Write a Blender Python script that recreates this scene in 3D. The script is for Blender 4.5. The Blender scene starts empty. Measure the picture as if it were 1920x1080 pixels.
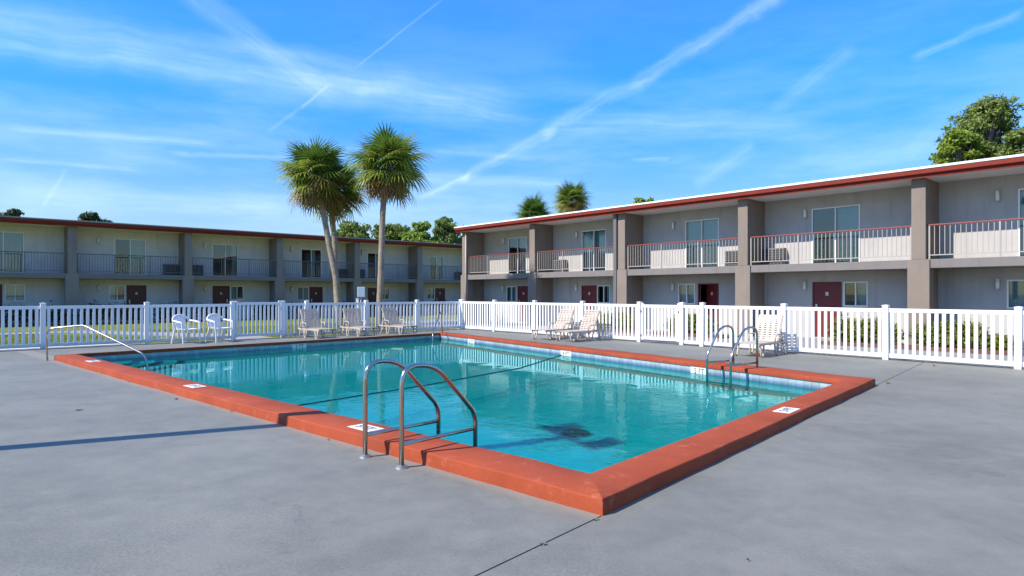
import bpy, bmesh, math, random
import numpy as np
from mathutils import Vector, Matrix

random.seed(7)
rng = np.random.default_rng(7)
S = bpy.context.scene
COL = S.collection
R = math.radians

# ------------------------------------------------------------------ camera
F = 1203.0                       # focal length in photograph pixels (1920 wide)
EYE = 1.6
cam = bpy.data.cameras.new("camera")
camo = bpy.data.objects.new("camera", cam)
COL.objects.link(camo)
camo.location = (0, 0, EYE)
camo.rotation_euler = (R(90), 0, 0)
cam.sensor_width = 36
cam.lens = F / 1920 * 36
cam.shift_y = 9 / 1920
cam.clip_start = 0.1
cam.clip_end = 2000
S.camera = camo

# ------------------------------------------------------------------ light
AZ = 65.0                        # direction the sunlight travels, degrees from +Y towards +X
EL = 44.0
S.view_settings.view_transform = 'Standard'
S.view_settings.look = 'None'
S.view_settings.gamma = 1
S.view_settings.use_curve_mapping = False
S.view_settings.exposure = 1.0
sun = bpy.data.lights.new("sun", 'SUN')
sun.energy = 3.5
sun.angle = R(0.5)
sun.color = (1.0, 0.94, 0.86)
suno = bpy.data.objects.new("sun", sun)
COL.objects.link(suno)
sdir = Vector((math.sin(R(AZ)) * math.cos(R(EL)), math.cos(R(AZ)) * math.cos(R(EL)), -math.sin(R(EL))))
suno.rotation_euler = sdir.to_track_quat('-Z', 'Y').to_euler()
suno.location = (-20, -10, 20)

W = bpy.data.worlds.new("World")
S.world = W
W.use_nodes = True
NT = W.node_tree
NT.nodes.clear()


def N(nt, typ, **kw):
    n = nt.nodes.new(typ)
    for k, v in kw.items():
        if k == 'inp':
            for kk, vv in v.items():
                if isinstance(vv, bpy.types.NodeSocket):
                    nt.links.new(vv, n.inputs[kk])
                else:
                    n.inputs[kk].default_value = vv
        else:
            setattr(n, k, v)
    return n


def M_(nt, op, a, b=None, c=None, clamp=False):
    n = nt.nodes.new('ShaderNodeMath')
    n.operation = op
    n.use_clamp = clamp
    for i, v in enumerate((a, b, c)):
        if v is None:
            continue
        if isinstance(v, bpy.types.NodeSocket):
            nt.links.new(v, n.inputs[i])
        else:
            n.inputs[i].default_value = v
    return n.outputs[0]


def V_(nt, op, a, b):
    n = nt.nodes.new('ShaderNodeVectorMath')
    n.operation = op
    for i, v in enumerate((a, b)):
        if isinstance(v, bpy.types.NodeSocket):
            nt.links.new(v, n.inputs[i])
        else:
            n.inputs[i].default_value = v
    return n.outputs['Value'] if op in ('DOT_PRODUCT', 'LENGTH') else n.outputs[0]


def sm(nt, x, a, b):
    n = nt.nodes.new('ShaderNodeMapRange')
    n.interpolation_type = 'SMOOTHSTEP'
    nt.links.new(x, n.inputs[0])
    n.inputs[1].default_value = a
    n.inputs[2].default_value = b
    return n.outputs[0]


sky = N(NT, 'ShaderNodeTexSky', sky_type='NISHITA', sun_disc=False)
sky.sun_elevation = R(EL)
sky.sun_rotation = R(AZ + 180)
sky.altitude = 50
sky.air_density = 1.0
sky.dust_density = 0.25
sky.ozone_density = 3.2
gam = N(NT, 'ShaderNodeGamma', inp={'Color': sky.outputs[0], 'Gamma': .78})
hsv = N(NT, 'ShaderNodeHueSaturation', inp={'Hue': .515, 'Saturation': 1.80, 'Value': 1.30, 'Color': gam.outputs[0]})
tc = N(NT, 'ShaderNodeTexCoord')
D = tc.outputs['Generated']
nz = N(NT, 'ShaderNodeTexNoise', inp={'Vector': D, 'Scale': 7.0, 'Detail': 3.0, 'Roughness': 0.6})
nz2 = N(NT, 'ShaderNodeTexNoise', inp={'Vector': D, 'Scale': 26.0, 'Detail': 3.0, 'Roughness': 0.62})


def pdir(px, py):
    return Vector(((px - 960) / F, 1.0, (549 - py) / F)).normalized()


# cirrus bands and vapour trails: each lies along a great circle of the sky
STREAKS = [  # x0,y0,x1,y1,half width,strength,fineness
    (-260, 20, 1040, 215, 80, .60, 0), (320, -40, 640, 200, 38, .34, 0),
    (838, -8, 660, 132, 3.2, .34, 1), (618, 158, 560, 206, 4.5, .42, 1), (565, 200, 500, 250, 6, .2, 1),
    (1490, -25, 1170, 170, 24, .55, 1), (1215, 145, 1000, 255, 20, .40, 1), (1050, 235, 850, 345, 14, .50, 1),
    (890, 325, 780, 375, 10, .5, 1), (1000, 232, 1560, 240, 36, .30, 0), 
    (-20, 235, 420, 272, 13, .40, 0), (-20, 296, 270, 318, 9, .40, 0), (310, 288, 560, 296, 8, .38, 1),
    (128, 312, 78, 392, 7, .30, 1), (1935, 15, 1700, 112, 17, .32, 1),
    (1610, 80, 1440, 215, 26, .24, 0), (1420, 265, 1295, 350, 24, .30, 0), (770, 330, 1090, 348, 16, .34, 0),
    (800, 283, 1010, 297, 9, .28, 0), (1490, 300, 1700, 292, 20, .18, 0), (1780, 215, 1690, 300, 22, .20, 0),
    (-40, 380, 560, 390, 40, .28, 0), (1180, 300, 1260, 298, 6, .3, 1), (380, 160, 720, 330, 46, .14, 0),
    (1250, 420, 2050, 250, 50, .1, 0),
    # the same sky goes on outside the frame
    (2000, 200, 2900, 330, 60, .3, 0), (400, -700, 1500, -300, 60, .3, 0)]
dens = None
for (x0, y0, x1, y1, hw, st, fine) in STREAKS:
    a, b = pdir(x0, y0), pdir(x1, y1)
    n = a.cross(b).normalized()
    m = (a + b).normalized()
    t = m.cross(n).normalized()
    la, lb = a.dot(t), b.dot(t)
    lo, hi = min(la, lb), max(la, lb)
    px = (a - m).length * 2 / max(1.0, math.hypot(x1 - x0, y1 - y0))
    w = hw * px
    src = nz2 if fine else nz
    ww = w * (1.3 if fine else .7)
    wob = M_(NT, 'MULTIPLY_ADD', src.outputs[0], ww, -ww / 2)
    dn = M_(NT, 'ABSOLUTE', M_(NT, 'ADD', V_(NT, 'DOT_PRODUCT', D, tuple(n)), wob))
    k = sm(NT, dn, w, 0.0)
    al = V_(NT, 'DOT_PRODUCT', D, tuple(t))
    ed = (hi - lo) * 0.14
    k = M_(NT, 'MULTIPLY', k, sm(NT, al, lo, lo + ed))
    k = M_(NT, 'MULTIPLY', k, sm(NT, al, hi, hi - ed))
    k = M_(NT, 'MULTIPLY', k, sm(NT, V_(NT, 'DOT_PRODUCT', D, tuple(m)), 0.0, 0.2))
    cv = N(NT, 'ShaderNodeCombineXYZ')
    NT.links.new(M_(NT, 'MULTIPLY', al, 9.0 if fine else 4.5), cv.inputs[0])
    NT.links.new(M_(NT, 'MULTIPLY', M_(NT, 'ADD', V_(NT, 'DOT_PRODUCT', D, tuple(n)), wob), 1.6 / w if fine else 2.6 / w), cv.inputs[1])
    cv.inputs[2].default_value = (x0 * 7.13 + y1 * 3.7) % 50
    fb = N(NT, 'ShaderNodeTexNoise', inp={'Vector': cv.outputs[0], 'Scale': 1.0, 'Detail': 3.0, 'Roughness': .62})
    tex = sm(NT, fb.outputs[0], .22, .80)
    tex = M_(NT, 'MULTIPLY', tex, M_(NT, 'MULTIPLY_ADD', sm(NT, nz2.outputs[0], .25, .75), .5, .6))
    k = M_(NT, 'MULTIPLY', k, M_(NT, 'MULTIPLY_ADD', tex, st * 0.62, st * 0.20))
    dens = k if dens is None else M_(NT, 'ADD', dens, k)
# thin veil, thicker near the horizon; unseen overhead part added for fill light
sepz = N(NT, 'ShaderNodeSeparateXYZ', inp={0: D})
hzn = N(NT, 'ShaderNodeMapRange', inp={0: sepz.outputs[2], 1: 0.0, 2: 0.30, 3: 0.40, 4: 1.0})
hsc = N(NT, 'ShaderNodeVectorMath', operation='SCALE', inp={0: hsv.outputs[0], 'Scale': hzn.outputs[0]})
mp = N(NT, 'ShaderNodeMapping', inp={'Vector': D, 'Scale': (2.2, 2.2, 11.0)})
nz3 = N(NT, 'ShaderNodeTexNoise', inp={'Vector': mp.outputs[0], 'Scale': 1.6, 'Detail': 7.0, 'Roughness': 0.6})
veil = M_(NT, 'MULTIPLY', sm(NT, nz3.outputs[0], 0.36, 0.75), M_(NT, 'ADD', sm(NT, sepz.outputs[2], 0.48, 0.10), M_(NT, 'MULTIPLY', sm(NT, sepz.outputs[2], 0.38, 0.60), 1.0)))
dens = M_(NT, 'ADD', dens, M_(NT, 'MULTIPLY', veil, 0.34))
dens = M_(NT, 'MINIMUM', M_(NT, 'MULTIPLY_ADD', dens, 0.52, 0.05), 0.7)
cl = N(NT, 'ShaderNodeMix', data_type='RGBA')
NT.links.new(dens, cl.inputs[0])
NT.links.new(hsc.outputs[0], cl.inputs[6])
cl.inputs[7].default_value = (4.5, 5.2, 6.2, 1)
bg = N(NT, 'ShaderNodeBackground', inp={'Color': cl.outputs[2], 'Strength': 0.150})
NT.links.new(bg.outputs[0], N(NT, 'ShaderNodeOutputWorld').inputs[0])

W.cycles.sampling_method = 'MANUAL'
W.cycles.sample_map_resolution = 512
S.render.engine = 'CYCLES'
S.cycles.use_denoising = True
S.cycles.max_bounces = 8
S.cycles.transparent_max_bounces = 12
S.cycles.caustics_reflective = False
S.cycles.caustics_refractive = True
S.cycles.sample_clamp_indirect = 6

# ------------------------------------------------------------------ materials
MAT = {}


STREAK = set(('stucco_wall', 'stucco_taupe', 'stucco_shade_lift', 'taupe_shade_lift', 'slab_paint', 'fascia_red'))


def mat(name, col, rough=0.7, metal=0.0, spec=0.5, noise=0.0, nscale=4.0, bump=0.0, bscale=60.0, dirt=None,
        trans=0.0, coat=0.0, detail=4.0):
    m = bpy.data.materials.new(name)
    m.use_nodes = True
    nt = m.node_tree
    bs = nt.nodes['Principled BSDF']
    bs.inputs['Roughness'].default_value = rough
    bs.inputs['Metallic'].default_value = metal
    bs.inputs['Specular IOR Level'].default_value = spec
    bs.inputs['Coat Weight'].default_value = coat
    c4 = (*col, 1)
    tcn = nt.nodes.new('ShaderNodeTexCoord')
    vec = tcn.outputs['Object']
    if noise > 0 or dirt:
        nn = N(nt, 'ShaderNodeTexNoise', inp={'Vector': vec, 'Scale': nscale, 'Detail': detail, 'Roughness': 0.6})
        mr = N(nt, 'ShaderNodeMapRange', inp={0: nn.outputs[0], 1: 0.3, 2: 0.7, 3: 1 - noise, 4: 1 + noise})
        mx = N(nt, 'ShaderNodeVectorMath', operation='SCALE', inp={0: col, 'Scale': mr.outputs[0]})
        out = mx.outputs[0]
        if dirt:
            dcol, dsc, lo, hi, amt = dirt
            dv = vec
            if name in STREAK:
                dv = N(nt, 'ShaderNodeMapping', inp={'Vector': vec, 'Scale': (2.6, 2.6, .32)}).outputs[0]
            dn = N(nt, 'ShaderNodeTexNoise', inp={'Vector': dv, 'Scale': dsc, 'Detail': 7.0, 'Roughness': 0.65})
            fac = M_(nt, 'MULTIPLY', sm(nt, dn.outputs[0], lo, hi), amt)
            mm = N(nt, 'ShaderNodeMix', data_type='RGBA', inp={0: fac, 6: out, 7: (*dcol, 1)})
            out = mm.outputs[2]
        nt.links.new(out, bs.inputs['Base Color'])
    else:
        bs.inputs['Base Color'].default_value = c4
    if bump > 0:
        bn = N(nt, 'ShaderNodeTexNoise', inp={'Vector': vec, 'Scale': bscale, 'Detail': 5.0, 'Roughness': 0.6})
        bb = N(nt, 'ShaderNodeBump', inp={'Strength': 1.0, 'Distance': bump, 'Height': bn.outputs[0]})
        nt.links.new(bb.outputs[0], bs.inputs['Normal'])
    MAT[name] = m
    return m


mat('stucco_wall', (.46, .437, .405), .9, noise=.07, nscale=1.5, bump=.006, bscale=60, dirt=((.27, .26, .24), .9, .50, .75, .5))
mat('stucco_taupe', (.225, .180, .142), .9, noise=.07, nscale=1.5, bump=.006, bscale=60, dirt=((.12, .105, .095), .8, .50, .75, .5))
mat('stucco_shade_lift', (.60, .575, .545), .9, noise=.07, nscale=1.5, bump=.006, bscale=60, dirt=((.40, .37, .31), .9, .50, .75, .5))  # wall stucco of the left wing, colour lightened to offset its shade
mat('taupe_shade_lift', (.235, .20, .175), .9, noise=.07, nscale=1.5, bump=.006, bscale=60, dirt=((.13, .115, .10), .8, .50, .75, .5))  # column taupe of the left wing, likewise lightened against the shade
mat('soffit_paint', (.78, .75, .70), .85, noise=.04, nscale=1.2, dirt=((.42, .37, .31), 1.2, .55, .8, .4))
mat('slab_paint', (.19, .17, .155), .9, noise=.06, nscale=2, bump=.003, dirt=((.12, .11, .10), 2.0, .5, .8, .5))
mat('roof_white', (.80, .80, .78), .6, noise=.03)
mat('roof_dull', (.26, .25, .25), .8, noise=.08, nscale=2)
mat('fascia_red', (.20, .027, .015), .6, spec=.2, noise=.12, nscale=2.5, dirt=((.10, .02, .015), 3, .55, .75, .5))
mat('rail_red', (.22, .045, .035), .5)
mat('rail_cream', (.38, .34, .30), .5)
mat('rail_grey', (.13, .12, .115), .55)
mat('door_red', (.14, .010, .012), .5, noise=.08, nscale=3)
mat('door_maroon', (.085, .016, .013), .5, noise=.08, nscale=3)
mat('frame_white', (.80, .80, .76), .4)
mat('lamp_metal', (.55, .54, .52), .4, metal=.2)
mat('lamp_glass', (.88, .86, .80), .3)
mat('plate', (.65, .62, .55), .4)
mat('ac_dark', (.012, .012, .012), .6)
mat('ac_grey', (.16, .155, .145), .5)
mat('ac_cream', (.50, .48, .44), .5)
mat('curtain_teal', (.36, .52, .54), .9, noise=.05)
mat('curtain_pale', (.46, .56, .55), .9, noise=.05)
mat('dark_room', (.03, .03, .03), .9)
mat('fence_white', (.80, .80, .79), .35, spec=.45, noise=.015, nscale=2, dirt=((.55, .54, .48), 2.3, .60, .82, .3))
mat('hinge_black', (.012, .012, .014), .5)
mat('steel', (.50, .45, .39), .20, metal=1.0, noise=.10, nscale=9, dirt=((.30, .22, .15), 14, .60, .8, .4))
mat('steel_base', (.58, .50, .40), .40, metal=1.0)
mat('resin_cream', (.46, .385, .305), .5, spec=.4, noise=.03)
mat('resin_white', (.78, .77, .75), .4)
mat('plaster_pool', (.66, .72, .70), .8, noise=.06, nscale=1.2, detail=6)
mat('step_edge', (.80, .82, .80), .7)
mat('grout', (.48, .50, .49), .8, noise=.1, nscale=20, dirt=((.36, .25, .17), 7, .5, .7, .7))
mat('marker_white', (.74, .71, .64), .35, noise=.03)
mat('black_paint', (.015, .015, .016), .5)
mat('blue_stripe', (.02, .10, .24), .3)
mat('rope', (.012, .02, .025), .7)
mat('drain', (.05, .06, .06), .6)
mat('trunk_palm', (.30, .235, .175), .95, noise=.22, nscale=7, bump=.03, bscale=18, dirt=((.15, .12, .09), 3, .5, .7, .6))
mat('trunk_tree', (.20, .16, .13), .95, noise=.2, nscale=5)
mat('soil', (.12, .07, .045), .95, noise=.2, nscale=8)
mat('kerb_red', (.13, .055, .045), .8, noise=.12, nscale=5)
mat('pad_pale', (.62, .61, .57), .8, noise=.05, nscale=4)
mat('walk_grey', (.27, .265, .255), .85, noise=.08, nscale=2)
mat('sign_white', (.66, .70, .70), .4)
mat('post_grey', (.42, .42, .40), .5, metal=.3)
mat('red_plastic', (.5, .03, .02), .4)
mat('leaf_dead', (.10, .06, .035), .8)
mat('weed_green', (.09, .13, .03), .7)
mat('ground_far', (.08, .10, .04), .95, noise=.2, nscale=.3)
mat('lamp_pole', (.12, .11, .10), .5)


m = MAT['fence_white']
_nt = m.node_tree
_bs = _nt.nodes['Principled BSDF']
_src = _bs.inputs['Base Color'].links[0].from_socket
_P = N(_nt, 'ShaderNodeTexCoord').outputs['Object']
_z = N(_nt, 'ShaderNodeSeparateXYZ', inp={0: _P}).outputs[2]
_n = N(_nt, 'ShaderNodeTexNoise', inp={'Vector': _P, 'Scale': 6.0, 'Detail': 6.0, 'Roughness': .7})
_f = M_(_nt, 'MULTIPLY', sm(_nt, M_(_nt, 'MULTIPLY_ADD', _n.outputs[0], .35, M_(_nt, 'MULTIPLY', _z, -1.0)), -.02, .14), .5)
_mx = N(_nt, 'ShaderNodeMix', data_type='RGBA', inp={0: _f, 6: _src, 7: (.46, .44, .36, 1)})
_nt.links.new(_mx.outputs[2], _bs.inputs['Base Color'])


def leafmat(name, col, var=.42, trans=.33, sc=3.0, rough=.5):
    m = bpy.data.materials.new(name)
    m.use_nodes = True
    nt = m.node_tree
    nt.nodes.clear()
    tcn = nt.nodes.new('ShaderNodeTexCoord')
    nn = N(nt, 'ShaderNodeTexNoise', inp={'Vector': tcn.outputs['Object'], 'Scale': sc, 'Detail': 3.0})
    oi = nt.nodes.new('ShaderNodeObjectInfo')
    geo = nt.nodes.new('ShaderNodeNewGeometry')
    v = M_(nt, 'MULTIPLY_ADD', nn.outputs[0], 1.0, M_(nt, 'MULTIPLY', geo.outputs['Random Per Island'], .6))
    v = M_(nt, 'ADD', v, M_(nt, 'MULTIPLY', oi.outputs['Random'], .35))
    mr = N(nt, 'ShaderNodeMapRange', inp={0: v, 1: .3, 2: 1.5, 3: 1 - var, 4: 1 + var})
    c = N(nt, 'ShaderNodeVectorMath', operation='SCALE', inp={0: col, 'Scale': mr.outputs[0]}).outputs[0]
    bs = N(nt, 'ShaderNodeBsdfPrincipled', inp={'Base Color': c, 'Roughness': rough, 'Specular IOR Level': .35})
    tr = N(nt, 'ShaderNodeBsdfTranslucent', inp={'Color': c})
    mx = N(nt, 'ShaderNodeMixShader', inp={0: trans, 1: bs.outputs[0], 2: tr.outputs[0]})
    nt.links.new(mx.outputs[0], N(nt, 'ShaderNodeOutputMaterial').inputs[0])
    MAT[name] = m


leafmat('frond_green', (.115, .20, .034), rough=.38)
leafmat('frond_olive', (.27, .32, .05), rough=.4)
leafmat('frond_gold', (.27, .20, .055), rough=.45)
leafmat('frond_brown', (.24, .14, .06), rough=.7)
leafmat('leaf_mid', (.19, .25, .055), sc=.5)
leafmat('leaf_dark', (.07, .11, .04), sc=.5)
leafmat('leaf_bright', (.22, .30, .035), sc=.5)
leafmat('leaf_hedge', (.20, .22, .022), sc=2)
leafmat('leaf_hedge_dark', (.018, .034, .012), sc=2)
leafmat('grass_blade', (.16, .19, .018), sc=.6)


def glassmat():
    m = bpy.data.materials.new('window_glass')
    m.use_nodes = True
    nt = m.node_tree
    nt.nodes.clear()
    fr = N(nt, 'ShaderNodeFresnel', inp={'IOR': 1.65})
    tr = N(nt, 'ShaderNodeBsdfTransparent', inp={'Color': (.68, .80, .80, 1)})
    gl = N(nt, 'ShaderNodeBsdfGlossy', inp={'Color': (.85, .95, .98, 1), 'Roughness': .02})
    fac = M_(nt, 'ADD', fr.outputs[0], .05, clamp=True)
    mx = N(nt, 'ShaderNodeMixShader', inp={0: fac, 1: tr.outputs[0], 2: gl.outputs[0]})
    nt.links.new(mx.outputs[0], N(nt, 'ShaderNodeOutputMaterial').inputs[0])
    MAT['window_glass'] = m


glassmat()


def watermat():
    m = bpy.data.materials.new('pool_water')
    m.use_nodes = True
    nt = m.node_tree
    nt.nodes.clear()
    P = N(nt, 'ShaderNodeTexCoord').outputs['Object']
    a = N(nt, 'ShaderNodeTexNoise', inp={'Vector': P, 'Scale': 7.0, 'Detail': 3.0, 'Roughness': .55, 'Distortion': .4})
    b = N(nt, 'ShaderNodeTexNoise', inp={'Vector': P, 'Scale': 1.1, 'Detail': 3.0})
    Yc = N(nt, 'ShaderNodeSeparateXYZ', inp={0: P}).outputs[1]
    amp = M_(nt, 'MULTIPLY', sm(nt, b.outputs[0], .25, .65), M_(nt, 'MULTIPLY_ADD', sm(nt, Yc, 16.0, 7.0), .9, .10))
    bb = N(nt, 'ShaderNodeBump', inp={'Strength': amp, 'Distance': .005, 'Height': a.outputs[0]})
    fr = N(nt, 'ShaderNodeFresnel', inp={'IOR': 1.26, 'Normal': bb.outputs[0]})
    rf = N(nt, 'ShaderNodeBsdfRefraction', inp={'Color': (.004, .67, .67, 1), 'Roughness': 0.0, 'IOR': 1.33, 'Normal': bb.outputs[0]})
    gl = N(nt, 'ShaderNodeBsdfGlossy', inp={'Color': (.50, .86, .88, 1), 'Roughness': .015, 'Normal': bb.outputs[0]})
    mx = N(nt, 'ShaderNodeMixShader', inp={0: fr.outputs[0], 1: rf.outputs[0], 2: gl.outputs[0]})
    nt.links.new(mx.outputs[0], N(nt, 'ShaderNodeOutputMaterial').inputs[0])
    MAT['pool_water'] = m


watermat()


def deckmat():
    m = mat('deck_paint', (.165, .175, .192), .62, spec=.4)
    nt = m.node_tree
    bs = nt.nodes['Principled BSDF']
    P = N(nt, 'ShaderNodeTexCoord').outputs['Object']
    wob = N(nt, 'ShaderNodeTexNoise', inp={'Vector': P, 'Scale': .55, 'Detail': 6.0, 'Roughness': .62})
    c1 = N(nt, 'ShaderNodeMapRange', inp={0: wob.outputs[0], 1: .3, 2: .7, 3: .84, 4: 1.20}).outputs[0]
    n2 = N(nt, 'ShaderNodeTexNoise', inp={'Vector': P, 'Scale': 3.2, 'Detail': 8.0, 'Roughness': .7})
    c2 = N(nt, 'ShaderNodeMapRange', inp={0: n2.outputs[0], 1: .3, 2: .7, 3: .90, 4: 1.10}).outputs[0]
    n3 = N(nt, 'ShaderNodeTexNoise', inp={'Vector': P, 'Scale': 48.0, 'Detail': 6.0, 'Roughness': .85})
    # rougher, speckled zone towards the front left
    z = N(nt, 'ShaderNodeTexNoise', inp={'Vector': P, 'Scale': .8, 'Detail': 4.0})
    sp = N(nt, 'ShaderNodeSeparateXYZ', inp={0: P})
    zone = M_(nt, 'ADD', M_(nt, 'MULTIPLY', sp.outputs[1], -.42), M_(nt, 'MULTIPLY', sp.outputs[0], -.16))
    zone = M_(nt, 'ADD', zone, M_(nt, 'MULTIPLY', z.outputs[0], 2.4))
    zone = sm(nt, zone, -1.2, .6)
    amp = M_(nt, 'MULTIPLY_ADD', zone, 1.0, .22)
    spk = M_(nt, 'MULTIPLY', M_(nt, 'SUBTRACT', n3.outputs[0], .5), amp)
    c3 = M_(nt, 'MULTIPLY_ADD', spk, 2.2, 1.0)
    k = M_(nt, 'MULTIPLY', M_(nt, 'MULTIPLY', c1, c2), c3)
    col = N(nt, 'ShaderNodeVectorMath', operation='SCALE', inp={0: (.172, .170, .140), 'Scale': k}).outputs[0]
    # worn tan stains
    st = N(nt, 'ShaderNodeTexNoise', inp={'Vector': P, 'Scale': .9, 'Detail': 9.0, 'Roughness': .72, 'Distortion': .6})
    f1 = M_(nt, 'MULTIPLY', sm(nt, st.outputs[0], .49, .66), .60)
    col = N(nt, 'ShaderNodeMix', data_type='RGBA', inp={0: f1, 6: col, 7: (.215, .205, .170, 1)}).outputs[2]
    dk = N(nt, 'ShaderNodeTexNoise', inp={'Vector': P, 'Scale': 1.7, 'Detail': 9.0, 'Roughness': .75, 'Distortion': 1.2})
    f2 = M_(nt, 'MULTIPLY', sm(nt, dk.outputs[0], .56, .70), .42)
    col = N(nt, 'ShaderNodeMix', data_type='RGBA', inp={0: f2, 6: col, 7: (.105, .108, .102, 1)}).outputs[2]
    nl = N(nt, 'ShaderNodeVectorMath', operation='DOT_PRODUCT', inp={0: P, 1: (.675, .737, 0)}).outputs['Value']
    dist = M_(nt, 'SUBTRACT', 3.836, nl)
    xx = N(nt, 'ShaderNodeVectorMath', operation='DOT_PRODUCT', inp={0: P, 1: (-.755, .656, 0)}).outputs['Value']
    on_left = sm(nt, xx, 2.50, 2.56)
    band = M_(nt, 'MULTIPLY', on_left, M_(nt, 'MULTIPLY', sm(nt, dist, -.3, -.25), .6))
    band = M_(nt, 'MULTIPLY', band, sm(nt, M_(nt, 'ADD', dist, M_(nt, 'MULTIPLY', M_(nt, 'SUBTRACT', n2.outputs[0], .5), .25)), .16, .0), .55)
    col = N(nt, 'ShaderNodeMix', data_type='RGBA', inp={0: band, 6: col, 7: (.27, .235, .19, 1)}).outputs[2]
    # hairline cracks
    wv = N(nt, 'ShaderNodeVectorMath', operation='ADD', inp={0: P, 1: N(nt, 'ShaderNodeVectorMath', operation='SCALE',
          inp={0: N(nt, 'ShaderNodeTexNoise', inp={'Vector': P, 'Scale': 1.5, 'Detail': 6.0}).outputs[1], 'Scale': 1.3}).outputs[0]})
    vo = N(nt, 'ShaderNodeTexVoronoi', feature='DISTANCE_TO_EDGE', inp={'Vector': wv.outputs[0], 'Scale': .22})
    crk = M_(nt, 'MULTIPLY', sm(nt, vo.outputs[0], .0022, .0004), sm(nt, z.outputs[0], .44, .60))
    col = N(nt, 'ShaderNodeMix', data_type='RGBA', inp={0: M_(nt, 'MULTIPLY', crk, .35), 6: col, 7: (.06, .06, .06, 1)}).outputs[2]
    nt.links.new(col, bs.inputs['Base Color'])
    rr = N(nt, 'ShaderNodeMapRange', inp={0: n2.outputs[0], 1: .3, 2: .7, 3: .52, 4: .72}).outputs[0]
    nt.links.new(rr, bs.inputs['Roughness'])
    h = M_(nt, 'MULTIPLY', n3.outputs[0], M_(nt, 'MULTIPLY_ADD', zone, 1.0, .15))
    h = M_(nt, 'ADD', h, M_(nt, 'MULTIPLY', n2.outputs[0], .6))
    bb = N(nt, 'ShaderNodeBump', inp={'Strength': 1.0, 'Distance': .0028, 'Height': h})
    nt.links.new(bb.outputs[0], bs.inputs['Normal'])


deckmat()


def copingmat():
    m = mat('coping_red', (.34, .075, .045), .75, spec=.2)
    nt = m.node_tree
    bs = nt.nodes['Principled BSDF']
    P = N(nt, 'ShaderNodeTexCoord').outputs['Object']
    a = N(nt, 'ShaderNodeTexNoise', inp={'Vector': P, 'Scale': 1.6, 'Detail': 7.0, 'Roughness': .65})
    c1 = N(nt, 'ShaderNodeMapRange', inp={0: a.outputs[0], 1: .3, 2: .7, 3: .84, 4: 1.14}).outputs[0]
    b = N(nt, 'ShaderNodeTexNoise', inp={'Vector': P, 'Scale': 60.0, 'Detail': 4.0, 'Roughness': .7})
    c2 = N(nt, 'ShaderNodeMapRange', inp={0: b.outputs[0], 1: .3, 2: .7, 3: .93, 4: 1.07}).outputs[0]
    col = N(nt, 'ShaderNodeVectorMath', operation='SCALE', inp={0: (.318, .060, .022), 'Scale': M_(nt, 'MULTIPLY', c1, c2)}).outputs[0]
    d = N(nt, 'ShaderNodeTexNoise', inp={'Vector': P, 'Scale': 5.0, 'Detail': 10.0, 'Roughness': .75})
    col = N(nt, 'ShaderNodeMix', data_type='RGBA', inp={0: M_(nt, 'MULTIPLY', sm(nt, d.outputs[0], .54, .70), .60), 6: col, 7: (.46, .15, .09, 1)}).outputs[2]
    e = N(nt, 'ShaderNodeTexNoise', inp={'Vector': P, 'Scale': 2.4, 'Detail': 9.0, 'Roughness': .7})
    col = N(nt, 'ShaderNodeMix', data_type='RGBA', inp={0: M_(nt, 'MULTIPLY', sm(nt, e.outputs[0], .55, .68), .45), 6: col, 7: (.22, .055, .038, 1)}).outputs[2]
    zc = N(nt, 'ShaderNodeSeparateXYZ', inp={0: P}).outputs[2]
    chip = M_(nt, 'MULTIPLY', sm(nt, M_(nt, 'ADD', M_(nt, 'MULTIPLY', zc, -6.0), d.outputs[0]), .50, .60), .7)
    col = N(nt, 'ShaderNodeMix', data_type='RGBA', inp={0: chip, 6: col, 7: (.22, .15, .12, 1)}).outputs[2]
    nt.links.new(col, bs.inputs['Base Color'])
    bb = N(nt, 'ShaderNodeBump', inp={'Strength': 1.0, 'Distance': .003, 'Height': M_(nt, 'ADD', b.outputs[0], M_(nt, 'MULTIPLY', a.outputs[0], 3.0))})
    nt.links.new(bb.outputs[0], bs.inputs['Normal'])


copingmat()


def tilemat():
    m = mat('tile_blue', (.25, .36, .44), .12, spec=.6)
    nt = m.node_tree
    bs = nt.nodes['Principled BSDF']
    P = N(nt, 'ShaderNodeTexCoord').outputs['Object']
    z = N(nt, 'ShaderNodeSeparateXYZ', inp={0: P}).outputs[2]
    nn = N(nt, 'ShaderNodeTexNoise', inp={'Vector': P, 'Scale': 14.0, 'Detail': 3.0})
    oi = nt.nodes.new('ShaderNodeObjectInfo')
    zz = M_(nt, 'ADD', z, M_(nt, 'MULTIPLY', M_(nt, 'SUBTRACT', nn.outputs[0], .5), .05))
    f = sm(nt, zz, .045, -.035)
    col = N(nt, 'ShaderNodeMix', data_type='RGBA', inp={0: f, 6: (.36, .42, .45, 1), 7: (.10, .17, .27, 1)}).outputs[2]
    col = N(nt, 'ShaderNodeVectorMath', operation='SCALE', inp={0: col, 'Scale': M_(nt, 'MULTIPLY_ADD', oi.outputs['Random'], .28, .85)}).outputs[0]
    nt.links.new(col, bs.inputs['Base Color'])


tilemat()


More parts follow.
